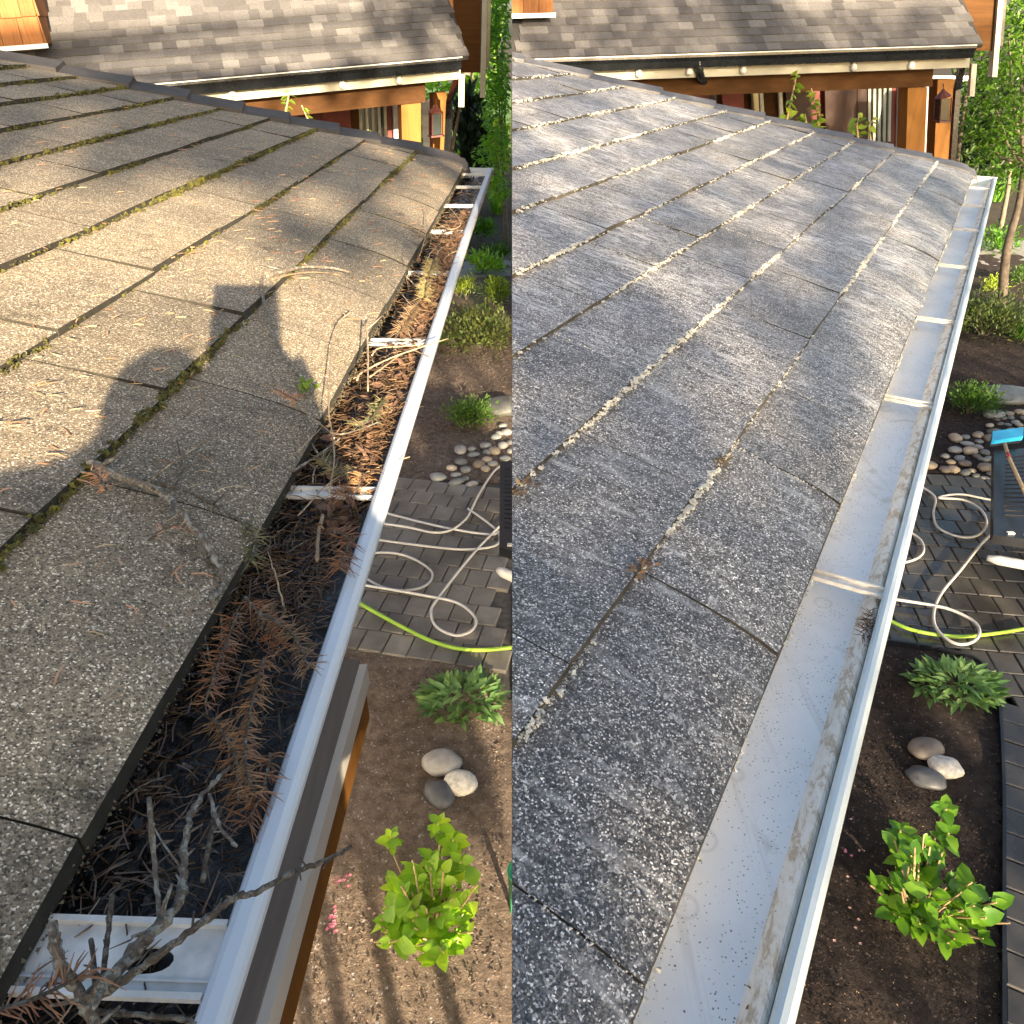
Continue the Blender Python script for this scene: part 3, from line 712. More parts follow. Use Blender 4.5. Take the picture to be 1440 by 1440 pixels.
twig('fallen_twig', [(195, 688), (260, 700), (300, 715), (345, 735), (385, 760)], (.0022, .001), 'roof', M['twigd'], 'long straight grey twig beside the lichen covered branch', side_sh=[(.5, .04, .001), (.8, .04, .001)])
twig('fallen_branch', z5([(70, 165), (250, 112), (400, 105), (540, 122)], 360, 360), (.0036, .0026), 'roof', M['bark'], 'short stubby branch end lying at the top of the phone shadow', 'branch', .4, [(.2, .05, .002)])
twig('fallen_twig', z5([(95, 180), (190, 150), (300, 132), (420, 130)], 360, 360), (.002, .0012), 'roof', M['twig'], 'small twig tucked under the short stubby branch end')
twig('fallen_twig', z5([(40, 180), (40, 240), (60, 330), (110, 500), (180, 620), (300, 750)], 360, 360), (.003, .002), 'roof', M['bark'], 'crooked pale twig running down from the stubby branch to the eave', 'twig', .5, [(.3, .03, .0012)])
m = MB()
for _ in range(26): p = LR.pt(*LR.uv(432, 550)) + V((rr(-.01, .01), rr(-.012, .012), .014 + rr(0, .01))); m.leaf(p, V((rr(-1, 1), rr(-1, 1), rr(0, 1))), V((rr(-1, 1), rr(-1, 1), 1)), .012, .007)
single('moss_tuft', m, M['ygreen'], 'yellow green moss tuft at the lower end of the crooked twig', 'moss')
twig('dry_stalk', z5([(540, 310), (470, 370), (430, 480), (420, 620), (410, 880), (430, 1000), (440, 1150), (410, 1330)], 360, 360), (.0011, .0009), 2.965, M['twig'], 'long arched dry grass stalk leaning over the roof edge', 'stalk', .3)
twig('gutter_twig', z5([(570, 700), (590, 660), (700, 600), (850, 540), (1080, 465)], 360, 360), (.0018, .001), 2.945, M['twig'], 'long tan twig crossing the clogged gutter lip by the third strap', side_sh=[(.3, .03, .0009)])
twig('gutter_twig', z5([(640, 680), (740, 610), (860, 530), (980, 570)], 360, 360), (.0016, .001), 2.94, M['twig'], 'bent tan twig hooked over the gutter lip below the third strap')
twig('gutter_twig', z5([(620, 360), (630, 560), (630, 760)], 360, 360), (.0018, .0012), 2.96, M['twig'], 'upright tan twig sticking out beside the third strap', side_sh=[(.2, .04, .001)])
twig('gutter_twig', z5([(650, 560), (690, 520), (800, 510), (940, 500)], 360, 360), (.0016, .001), 2.95, M['twig'], 'tan twig resting on the third gutter strap', side_sh=[(.6, .04, .001)])
twig('gutter_twig', z5([(360, 970), (440, 1000), (540, 990), (700, 930)], 360, 360), (.0016, .001), 2.94, M['twigd'], 'grey twig bridging the gutter above the second strap')
twig('gutter_twig', z5([(200, 1215), (290, 1160), (380, 1100), (480, 1020)], 360, 360), (.002, .0012), 2.935, M['bark'], 'lichen flecked twig beside the roof edge above the second strap', side_sh=[(.6, .02, .0015), (.7, .02, .0015)])
twig('gutter_twig', z5([(150, 780), (250, 860), (380, 960), (430, 1000)], 360, 360), (.0013, .0009), 2.95, M['twig'], 'thin tan twig slanting off the eave into the gutter')
twig('gutter_twig', z5([(920, 1440, 2.945), (950, 1340, 2.95), (960, 1220, 2.955), (945, 1150, 2.96)], 360, 0), (.0014, .001), 2.95, M['twig'], 'curved tan twig rising by the far part of the clogged gutter', side_sh=[(.5, .05, .001), (.7, .04, .0008)])
twig('gutter_twig', z5([(1010, 1250), (1090, 1290), (1150, 1260), (1100, 1180), (1050, 1150)], 360, 0), (.0013, .001), 2.945, M['twig'], 'looped pale twig at the far end of the needle pile')
twig('gutter_twig', z5([(375, 20), (350, 130), (345, 275)], 360, 720), (.0022, .0018), 2.925, M['twig'], 'short thick tan stick lying on the black sludge below the second strap')
twig('lichen_branch', z5([(490, 1300, 2.955), (640, 1170, 2.96), (780, 1000, 2.955), (900, 890, 2.95), (1010, 760, 2.945), (1030, 620, 2.94), (1035, 430, 2.94), (1080, 260, 2.94), (1160, 130, 2.935), (1290, 0, 2.93)], 0, 1080), (.0042, .0014), 2.95, M['bark'], 'forked lichen covered branch rising from the big slotted strap', 'branch', .5, [(.35, .02, .002), (.6, .04, .001)])
twig('gutter_twig', z5([(838, 170, 2.975), (870, 550, 2.96), (905, 850, 2.95)], 0, 1080), (.0018, .0014), 2.95, M['bark'], 'straight pale twig standing above the black water')
twig('gutter_twig', z5([(632, 710, 2.96), (605, 950, 2.955), (580, 1200, 2.95)], 0, 1080), (.0016, .0016), 2.95, M['twigd'], 'upright brown twig crossing the slotted strap, right of its shorter neighbour')
twig('gutter_twig', z5([(515, 960), (535, 1250)], 0, 1080), (.0015, .0015), 2.95, M['twigd'], 'short upright brown twig on the slotted strap')
twig('lichen_branch', z5([(292, 870, 2.975), (330, 1080, 2.97), (420, 1220, 2.96), (480, 1340, 2.955), (530, 1440, 2.95), (560, 1560, 2.945)], 0, 1080), (.0030, .0034), 2.96, M['bark'], 'blunt white lichen covered branch end by the slotted strap', 'branch', .4)
twig('gutter_twig', z5([(470, 1340, 2.955), (700, 1190, 2.96), (900, 1050, 2.965), (1150, 860, 2.965), (1300, 740, 2.965), (1460, 690, 2.965), (1670, 580, 2.965), (1840, 520, 2.965), (1980, 440, 2.965)], 0, 1080), (.0026, .0012), 2.96, M['twigd'], 'long dark twig reaching out over the gutter lip above the garden bed', side_sh=[(.75, .012, .001)])
twig('gutter_twig', z5([(540, 1375), (800, 1392), (1040, 1412), (1100, 1440)], 0, 1080), (.0018, .0012), 2.94, M['twigd'], 'dark twig lying along the near edge of the slotted strap')
twig('gutter_twig', z5([(1240, 220), (1180, 420), (1140, 640)], 0, 1080), (.0020, .0016), 2.93, M['twigd'], 'dark sunken stick near the gutter lip at the bottom')
twig('gutter_twig', z5([(1180, 150), (1230, 320), (1330, 440)], 0, 1080), (.0018, .0012), 2.935, M['bark'], 'lichen flecked twig leaning on the dark sunken stick')
for i in range(18):
    u = rr(-3.4, -.3); w_ = rr(.0, .08); p = LR.g(u, w_, -.016); a = rr(0, 6.28); d = V((math.cos(a), math.sin(a), rr(0, .3))) * rr(.03, .07)
    c = crom([p, p + d * .5 + V((rr(-1, 1), rr(-1, 1), .5)) * .005, p + d], 3)
    single('small_twig', MB().tube(c, (.0014, .0007), 5), M['twig'] if i % 2 else M['twigd'], 'small broken twig among the needles in the clogged gutter', 'twig', None, True, 'small twigs in the clogged gutter')
def sprig(pxs, z, mat, label, L=.017, dens=260, stem=M['twigd']):
    pts = [onz(q[0], q[1], q[2] if len(q) > 2 else z) for q in pxs]; c = crom(pts, 5)
    t = thing('fir_sprig', label, 'fir sprig', c[0])
    part('stem', MB().tube(c, (.0016, .0008), 5), stem, t)
    m = MB(); tot = sum((c[i + 1] - c[i]).length for i in range(len(c) - 1))
    for i in range(len(c) - 1):
        if RND.random() < .08: continue
        d = (c[i + 1] - c[i]); l = d.length; d.normalize()
        for _ in range(max(1, int(dens * l / .1 / 2.2))):
            p = c[i] + d * rr(0, l); s_ = d.cross(V((0, 0, 1))).normalized() * RND.choice((-1, 1))
            nd = (s_ * rr(.3, 1.1) + d * rr(.1, 1.1) + V((0, 0, rr(-.5, .9)))).normalized(); ln = L * rr(.45, 1.25)
            m.tube([p, p + nd * ln * .5, p + nd * ln + V((rr(-.15, .15), rr(-.15, .15), rr(-.25, .05))) * ln], [.0005, .00065, .0002], 3, False)
    part('needles', m, mat, t, kind='stuff')
sprig([(335, 862), (322, 895), (302, 948), (288, 990)], 2.945, M['needle'], 'rust tipped fir sprig hanging beside the roof edge over black water', .019)
sprig([(372, 925), (352, 1000), (345, 1070), (360, 1120)], 2.935, M['needlet'], 'tan and grey fir sprig lying in the middle of the gutter')
sprig([(360, 860), (397, 880), (420, 905), (434, 940)], 2.94, M['needlet'], 'curved tan fir sprig near the gutter lip, sunny side up')
sprig([(345, 840), (370, 870), (395, 915)], 2.93, M['needle'], 'small rust fir sprig under the lichen branch end')
sprig([(300, 1010), (330, 1060), (335, 1130)], 2.92, M['needlet'], 'half sunk fir sprig in the black water left of the lip')
sprig([(380, 1060), (370, 1110), (345, 1160)], 2.925, M['needle'], 'rust fir sprig pressed against the gutter lip')
sprig([(-10, 1424), (40, 1408), (90, 1385), (125, 1365)], 2.97, M['needle'], 'orange fir sprig at the bottom left corner of the roof', .02)
sprig([(500, 660), (478, 665), (450, 645)], 2.935, M['needleg'], 'greenish fir sprig above the second strap')
sprig([(510, 665), (500, 690), (470, 695)], 2.94, M['needlet'], 'tan fir tuft touching the second strap', .02)
sprig([(540, 560), (520, 590), (500, 600)], 2.94, M['needleg'], 'yellow green fir sprig in the middle of the needle pile')
sprig([(585, 430), (570, 455), (560, 470)], 2.945, M['needlet'], 'grey tan fir tuft between the third and fourth straps', .022)
sprig([(610, 365), (600, 395), (596, 420)], 2.945, M['needleg'], 'straw green fir tuft just past the fourth strap', .022)
sprig([(470, 745), (490, 760), (478, 800)], 2.94, M['needle'], 'red brown fir sprig along the lip below the second strap', .02)
sprig([(150, 690), (140, 672), (128, 662)], 3.045, M['needler'], 'small tan sprig caught in the moss at the thick end of the branch', .012)
sprig([(210, 760), (235, 742), (262, 738)], 3.02, M['needler'], 'sparse orange sprig lying below the lichen covered branch', .014, 120)
sprig([(420, 565), (400, 555), (385, 548)], 2.985, M['needler'], 'tan needle sprig at the foot of the crooked twig', .014)
sprig([(345, 735), (358, 760), (352, 790)], 2.965, M['needleg'], 'olive fir sprig on the roof edge by the branch', .015)
# scraps on the cleaned side
m = needles(90, lambda: RR.g(-4.10 + rr(-.035, .03), .091 + rr(-.006, .004), -.022 + rr(0, .016)), (.008, .016), .0006, .3)
single('needle_scrap', m, M['litter'], 'small dark clump of needles stuck to the cleaned gutter wall by the big strap', 'needles', 'R')
t_ = [onz(1085, 1390, 2.70), onz(1075, 1415, 2.68), onz(1062, 1440, 2.67)]
m = MB().tube(t_, (.0012, .0008), 5)
for _ in range(26): m.leaf(t_[1] + V((rr(-.012, .012), rr(-.018, .012), rr(0, .006))), V((rr(-1, 1), rr(-1, 1), rr(0, .5))), V((rr(-1, 1), rr(-1, 1), 1)), rr(.008, .016), .004)
single('fir_scrap', m, M['needle'], 'rust brown fir scrap left in the cleaned gutter at the bottom edge', 'fir scrap', 'R')
for (px, py, lb) in ((735, 700, 'pink brown needle scrap on the washed roof at the left seam edge'), (1016, 660, 'pale brown needle scrap caught in a washed course line'), (905, 812, 'tan leaf scrap caught at a washed shingle joint')):
    u, v = RR.uv(px, py); m = MB()
    for _ in range(22):
        p = RR.pt(u + rr(-.02, .02), v + rr(-.008, .008), .012 + rr(0, .006)); m.leaf(p, V((rr(-1, 1), rr(-1, 1), rr(0, .5))), V((rr(-1, 1), rr(-1, 1), 1)), rr(.008, .018), rr(.003, .006))
    single('roof_scrap', m, M['needlet'] if 'residue' not in lb else M['residue'], lb, 'debris', 'R')

# ------------------------------------------------------------------ ground
def sheet(name, poly, z, mat, side=None, thick=.25):
    m = MB(); prism(m, poly, z - thick, z); return struct(name, m, mat, side)
def P2(px, py): q = onz(px, py, 0); return (q.x, q.y)
sheet('ground', [(-300, -60), (300, -60), (300, 400), (-300, 400)], -.03, M['ground'])
def bumpy(name, x0, x1, y0, y1, n, mat, inside, side, amp=.012, z=.0):
    m = MB(); nx = int((x1 - x0) / n); ny = int((y1 - y0) / n); idx = {}
    for i in range(nx + 1):
        for j in range(ny + 1):
            x = x0 + i * n; y = y0 + j * n
            idx[i, j] = len(m.v); m.v.append(V((x, y, z + amp * noise.fractal(V((x * 5, y * 5, 0)), 1, 2, 4))))
    for i in range(nx):
        for j in range(ny):
            x = x0 + (i + .5) * n; y = y0 + (j + .5) * n
            if inside(x, y): m.f.append((idx[i, j], idx[i + 1, j], idx[i + 1, j + 1], idx[i, j + 1]))
    return struct(name, m, mat, side, True)
eL = [P2(485, 912), P2(690, 943), P2(720, 1000), P2(735, 1100)]            # lower paver edge, left place
tL = [P2(545, 672), P2(680, 679)]
eR = [P2(1235, 903), P2(1310, 914), P2(1368, 929), P2(1392, 955), P2(1403, 990), P2(1409, 1100), P2(1409, 1300), P2(1409, 1440), P2(1409, 1600)]
tR = [P2(1300, 663), P2(1395, 676)]
def yl(p, q, x): return p[1] + (q[1] - p[1]) * (x - p[0]) / (q[0] - p[0])
def in_paveL(x, y):
    if y > yl(tL[0], tL[1], x): return False
    if y > yl(eL[0], eL[1], x): return True
    return x > eL[1][0] and y > yl(eL[1], eL[2], x) - 0.02 and y > 3.2
def edgeR_x(y):
    for a, b in zip(eR[2:], eR[3:]):
        if b[1] <= y <= a[1]: return a[0] + (b[0] - a[0]) * (y - a[1]) / (b[1] - a[1])
    return eR[-1][0] if y < eR[-1][1] else None
def in_paveR(x, y):
    if y > yl(tR[0], tR[1], x): return False
    if y > eR[2][1]:
        a, b = (eR[0], eR[1]) if x < eR[1][0] else (eR[1], eR[2])
        return y > yl(a, b, min(x, eR[2][0])) if x < eR[2][0] else True
    return x > edgeR_x(y) + .01
bumpy('garden_bed', -3.0, 0, .3, 14, .06, M['soilL'], lambda x, y: not in_paveL(x, y) or not in_paveL(x + .1, y - .1), 'L')
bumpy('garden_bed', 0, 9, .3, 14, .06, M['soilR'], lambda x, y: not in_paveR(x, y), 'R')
sheet('ground_base', [(-4, -1.5), (4.5, -1.5), (4.5, .35), (-4, .35)], -.004, M['soilR'])
def pavers(name, side, x0, x1, y0, y1, inside, mat, a=.165, b=.205, rot=0.0, org=(0, 0), lim=285, bond=.5):
    base = MB(); prism(base, [(x0 - .1, y0), (x1 + .1, y0), (x1 + .1, y1), (x0 - .1, y1)], -.16, -.012 if False else -.014)
    me = make_mesh(name, base, side); dv = tag(link(name, me, M['joint']), kind='structure')
    mesh_cache = []
    for k in range(5):
        mm = MB(); g_ = .0035; bv = .006; w1, h1 = a / 2 - g_, b / 2 - g_
        mm.v = [V(q) for q in ((-w1, -h1, -.05), (w1, -h1, -.05), (w1, h1, -.05), (-w1, h1, -.05), (-w1, -h1, -bv), (w1, -h1, -bv), (w1, h1, -bv), (-w1, h1, -bv), (-w1 + bv, -h1 + bv, 0), (w1 - bv, -h1 + bv, 0), (w1 - bv, h1 - bv, 0), (-w1 + bv, h1 - bv, 0))]
        mm.f = [(0, 1, 5, 4), (1, 2, 6, 5), (2, 3, 7, 6), (3, 0, 4, 7), (4, 5, 9, 8), (5, 6, 10, 9), (6, 7, 11, 10), (7, 4, 8, 11), (8, 9, 10, 11)]
        me_ = make_mesh('paver', mm); me_.materials.append(mat); mesh_cache.append(me_)
    cr, sr = math.cos(rot), math.sin(rot); cells = []
    for j in range(-40, 60):
        for i in range(-40, 60):
            lx = (i + .5 * (j % 2)) * a if bond else (i + .5) * a; ly = (j + .5) * b
            x = org[0] + lx * cr - ly * sr; y = org[1] + lx * sr + ly * cr
            if not (x0 < x < x1 and y0 < y < y1) or not inside(x, y): continue
            if side == 'L' and x > -a * .45 or side == 'R' and x < a * .45: continue
            q = CAM; dep = y * CT - (0 - 3.4) * ST
            px = 720 + F * x / dep; py = 720 - F * (y * ST - 3.4 * CT) / dep
            cells.append((0 if (-30 < px < 1470 and -30 < py < 1500) else 1, abs(y), x, y))
    cells.sort()
    rest = MB()
    for n_, (vis, _, x, y) in enumerate(cells):
        if n_ < lim:
            o = bpy.data.objects.new('paver', mesh_cache[n_ % 5]); COL.objects.link(o); o.parent = dv
            o.location = (x, y, .012 + rr(-.003, .002)); o.rotation_euler = (rr(-.008, .008), rr(-.008, .008), rot + rr(-.01, .01))
    return dv
pavers('driveway', 'L', -1.8, -.0, 3.1, 6.3, in_paveL, M['paverL'], .165, .2, math.atan2(eL[1][1] - eL[0][1], eL[1][0] - eL[0][0]), eL[0])
pavers('driveway', 'R', 1.55, 4.3, 3.2, 6.4, lambda x, y: in_paveR(x, y) and (y > eR[3][1] - .1 or (y > eR[3][1] - .3 and x > edgeR_x(y) + .08)), M['paverR'], .165, .2, math.atan2(eR[1][1] - eR[0][1], eR[1][0] - eR[0][0]) * .6, eR[0], 240)
rotc = math.atan2(eR[4][0] - eR[7][0], -(eR[4][1] - eR[7][1])) + math.pi
pavers('garden_walk', 'R', 1.9, 3.0, .9, eR[3][1] - .1, lambda x, y: x > edgeR_x(y) + .06, M['paverR'], .2, .165, -math.atan2(eR[4][0] - eR[7][0], eR[4][1] - eR[7][1]), (eR[7][0] + .012, eR[7][1]), 90, 0)
c = crom([V((x, y, .012)) for x, y in eR], 5)
m = MB(); n = len(c)
for i, p in enumerate(c):
    d = (c[min(i + 1, n - 1)] - c[max(i - 1, 0)]).normalized(); s_ = V((-d.y, d.x, 0)) * .008
    m.v += [p - s_ - V((0, 0, .08)), p - s_ + V((0, 0, .022)), p + s_ + V((0, 0, .022)), p + s_ - V((0, 0, .08))]
    if i < n - 1: m.f += [(4 * i + k, 4 * i + (k + 1) % 4, 4 * i + 4 + (k + 1) % 4, 4 * i + 4 + k) for k in range(4)]
single('bed_edging', m, M['blackp'], 'thin black plastic edging curving round the dark garden bed', 'edging', 'R')
# mulch chips
def chips(n, fx, size, mat, name, label, side):
    m = MB()
    for _ in range(n):
        x, y = fx()
        if side == 'L' and (in_paveL(x, y) or x > -.03) or side == 'R' and (in_paveR(x, y) or x < .03): continue
        p = V((x, y, .010 + .012 * noise.fractal(V((x * 5, y * 5, 0)), 1, 2, 4))); d = V((rr(-1, 1), rr(-1, 1), rr(-.3, .3))).normalized() * size * rr(.4, 1.5); s_ = V((-d.y, d.x, rr(-.3, .3) * size)) * rr(.2, .6)
        m.add([p - d, p + s_ , p + d, p - s_, p + V((0, 0, size * rr(.2, .6)))], [(0, 3, 4), (3, 2, 4), (2, 1, 4), (1, 0, 4)])
    return single(name, m, mat, label, 'mulch', kind='stuff')
chips(5200, lambda: (rr(-1.4, 0), rr(1.0, 3.9)), .009, M['soilL'], 'soil_clods', 'dry brown soil clods in the sunlit garden bed', 'L')
chips(3600, lambda: (rr(-1.5, 0), rr(5.9, 11)), .016, M['soilL'], 'soil_clods', 'brown mulch chips in the far bed past the left paving', 'L')
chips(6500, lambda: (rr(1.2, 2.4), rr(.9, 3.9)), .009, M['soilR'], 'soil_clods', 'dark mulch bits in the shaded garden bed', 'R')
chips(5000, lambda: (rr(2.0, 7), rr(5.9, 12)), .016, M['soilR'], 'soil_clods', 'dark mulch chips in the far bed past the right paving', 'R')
chips(500, lambda: (rr(1.2, 2.4), rr(.9, 3.9)), .004, M['twigcut'], 'soil_clods', 'tiny pale wood flecks on the dark garden bed', 'R')
chips(160, lambda: (rr(-1.2, 0), rr(.9, 3.5)), .004, M['twigcut'], 'soil_clods', 'tiny pale wood flecks on the sunlit garden bed', 'L')

# background ground pieces
def yline(px, y): return 0
sheet('lawn', [(-14, 26), (-.05, 26), (-.05, 60), (-40, 60)], -.012, M['lawn'], 'L'); sheet('lawn', [(.05, 26), (40, 26), (60, 60), (.05, 60)], -.012, M['lawn'], 'R')
sheet('road', [(-60, 62), (60, 62), (60, 70), (-60, 70)], -.008, M['road'])
for s_, (a, b) in (('L', (-2.5, -.02)), ('R', (7, 16))): sheet('garden_path', [(a, 12.2 if s_ == 'L' else 13.2), (b, 12.6 if s_ == 'L' else 13.6), (b, 13.6 if s_ == 'L' else 15.4), (a, 13.2 if s_ == 'L' else 15)], .004 if s_ == 'L' else -.004, M['pathg'], s_)

# ------------------------------------------------------------------ stones
def stone(px, py, wpx, hpx, mat, label, group=None, rot=0, seed=0, side=None, name='river_stone', lift=.45, cat='stone', zr=.6):
    p = onz(px, py, .03); sc = (CAM.z * 1.0) / (CT * (py - 40))          # metres per photo pixel across
    rx = wpx * sc / 2; ry = hpx * sc / 2 * 1.05; rz = min(rx, ry) * zr
    m = blob_mb((p.x, p.y, rz * lift + .005), (rx, ry, rz), 3 if wpx > 30 else 2, .16, 1.3, seed, rot)
    return single(name, m, mat, label, cat, side, True, group)
stone(621, 1072, 56, 42, M['stone_g'], 'light grey stone at the back of the sunlit three stone cluster', rot=0, seed=1)
stone(619, 1115, 52, 36, M['stone_d'], 'dark slate stone at the front of the sunlit three stone cluster', rot=-.9, seed=2)
stone(648, 1100, 50, 38, M['stone_c'], 'bright white granite stone of the sunlit three stone cluster', rot=-.3, seed=3)
stone(1303, 1052, 52, 36, M['stone_e'], 'smooth brown grey stone at the back of the shaded three stone cluster', rot=.2, seed=4)
stone(1303, 1093, 54, 34, M['stone_d'], 'dark wet stone at the front of the shaded three stone cluster', rot=-.4, seed=5)
stone(1330, 1078, 46, 36, M['stone_c'], 'speckled white stone of the shaded three stone cluster', rot=-.2, seed=6)
RS = random.Random(3)
pile = [(912, 1172, 72, 62), (998, 1118, 50, 40), (1055, 1018, 66, 78), (1055, 1085, 72, 52), (1115, 1010, 46, 36), (1000, 1195, 62, 52), (1045, 1195, 66, 54), (1112, 1210, 70, 46), (1030, 1150, 50, 36), (1125, 1048, 72, 36),
        (1080, 1130, 60, 44), (1110, 1160, 66, 50), (1185, 1000, 66, 48), (1190, 1035, 46, 34), (1140, 1090, 80, 60), (1185, 1068, 50, 40), (1222, 1098, 52, 44), (1180, 1120, 40, 50), (1150, 1200, 44, 34), (1172, 1225, 46, 32),
        (1228, 1185, 90, 66), (1215, 1135, 60, 30), (1245, 1130, 40, 40), (1265, 980, 60, 40), (1250, 1020, 60, 60), (1290, 975, 50, 34), (1335, 992, 40, 34), (1380, 980, 70, 50), (1288, 882, 46, 30), (1330, 905, 44, 26),
        (1358, 880, 56, 36), (1368, 902, 40, 30), (1418, 872, 60, 44), (1395, 925, 50, 30), (1440, 905, 40, 36), (1310, 935, 46, 26), (1250, 945, 50, 32), (1350, 940, 40, 26), (1415, 940, 44, 30), (1225, 1238, 50, 26), (1248, 1215, 30, 30), (1290, 912, 40, 20), (1430, 965, 44, 34)]
for i, (x, y, w_, h_) in enumerate(pile):
    stone(1080 + x / 4, 360 + y / 4, w_ / 4 * 1.12, h_ / 4 * 1.12, M[('stone_a', 'stone_b', 'stone_a', 'stone_g', 'stone_b', 'stone_e')[i % 6]], 'rounded river stone in the pile beside the right hand pavers', 'river stones piled beside the right pavers', RS.uniform(-.6, .6), i + 10, 'R')
pileL = [(1022, 1238, 90, 66), (1150, 1085, 66, 88), (1152, 1152, 70, 56), (1100, 1185, 62, 44), (1125, 1222, 60, 40), (1178, 1195, 60, 52), (1212, 1078, 48, 40), (1225, 1110, 70, 44), (1255, 1165, 66, 70), (1215, 1272, 70, 40),
         (1130, 1262, 100, 50), (1290, 1060, 66, 52), (1300, 1095, 50, 40), (1340, 1090, 60, 76), (1388, 1060, 60, 56), (1388, 945, 50, 34), (1410, 985, 60, 50), (1350, 1010, 60, 44), (1300, 1140, 60, 50), (1330, 1160, 60, 40), (1400, 1130, 60, 40), (1370, 990, 50, 36), (1430, 1040, 40, 40), (1290, 1190, 50, 50), (1430, 1090, 40, 40), (1180, 1240, 40, 30)]
for i, (x, y, w_, h_) in enumerate(pileL):
    stone(360 + x / 4, 360 + y / 4, w_ / 4 * 1.1, h_ / 4 * 1.1, M[('stone_b', 'stone_g', 'stone_b', 'stone_a', 'stone_g')[i % 5]], 'rounded river stone in the pile beside the left hand pavers', 'river stones piled beside the left pavers', RS.uniform(-.6, .6), i + 60, 'L')
stone(1415, 557, 96, 46, M['stone_b'], 'long flat grey boulder behind the right stone pile', side='R', name='boulder', cat='boulder', seed=91, zr=.5, lift=.3)
stone(712, 572, 64, 46, M['stone_b'], 'flat grey boulder behind the left stone pile', side='L', name='boulder', cat='boulder', seed=92, zr=.5, lift=.3)
stone(1398, 562 + 20, 30, 20, M['stone_b'], 'small grey rock at the foot of the long boulder', side='R', name='boulder', cat='boulder', seed=93)

# ------------------------------------------------------------------ hoses
def hose(pts, r, mat, label, side, ox=0, oy=0, lift=0):
    q = [onz(ox + a / 4, oy + b / 4, .025 + r + lift + .004 * math.sin(i)) for i, (a, b) in enumerate(pts)]
    return single('garden_hose', MB().tube(crom(q, 7), r, 8), mat, label, 'hose', side, True)
WR = .0095
hose([(690, -6), (900, 50), (1100, 95), (1300, 125), (1370, 110), (1470, 20)], WR, M['hoseW'], 'white hose length running right from the gutter, topmost on the left paving', 'L', 360, 720)
hose([(680, 60), (850, 85), (1000, 115), (1100, 100), (1180, 40), (1215, -20), (1260, -110), (1350, -240), (1460, -300)], WR, M['hoseW'], 'white hose bending up towards the truck on the left paving', 'L', 360, 720, .012)
hose([(640, 150), (900, 185), (1150, 210), (1330, 195), (1372, 150), (1345, 95), (1250, 20), (1190, -20)], WR, M['hoseW'], 'white hose with a tight hook at its right end on the left paving', 'L', 360, 720, .006)
hose([(560, 240), (650, 230), (780, 232), (900, 270), (990, 340), (960, 410), (850, 440), (720, 425), (600, 365)], WR, M['hoseW'], 'white hose oval loop in the middle of the left paving', 'L', 360, 720)
hose([(540, 400), (750, 435), (950, 470), (1130, 510), (1230, 590), (1220, 660), (1130, 695), (1020, 650), (985, 570), (1020, 490), (1200, 260), (1340, 110), (1460, 0)], WR, M['hoseW'], 'white hose with teardrop loop just above the green hose on the left', 'L', 360, 720, .014)
hose([(480, 450), (570, 505), (700, 580), (850, 660), (1000, 730), (1150, 770), (1300, 775), (1470, 758)], .0135, M['hoseG'], 'lime green hose crossing the left paving', 'L', 360, 720)
hose([(1480, -30), (1300, 90), (1200, 180), (1080, 330), (980, 450), (935, 550), (940, 640), (1000, 710), (1080, 745), (1160, 725), (1190, 670), (1150, 610), (1030, 550), (900, 520), (640, 480)], WR * 1.1, M['hoseW'], 'white hose with teardrop loop over the green hose on the wet paving', 'R', 1080, 720, .028)
hose([(800, -170), (870, -138), (940, -80), (930, 10), (960, 90), (1080, 140), (1180, 130), (1230, 70), (1200, -10), (1100, -68), (960, -80), (1080, -100), (1260, -68), (1400, -60)], WR, M['hoseW'], 'white hose round loop beside the truck on the wet paving', 'R', 1080, 720, .004)
hose([(740, 100), (800, 115), (860, 160), (875, 220), (830, 265), (720, 295)], WR, M['hoseW'], 'white hose short bend peeking out from the cleaned gutter', 'R', 1080, 720)
hose([(620, 580), (695, 615), (800, 660), (950, 690), (1100, 700), (1300, 680), (1480, 650)], .0125, M['hoseG'], 'lime green hose crossing the wet paving', 'R', 1080, 720)

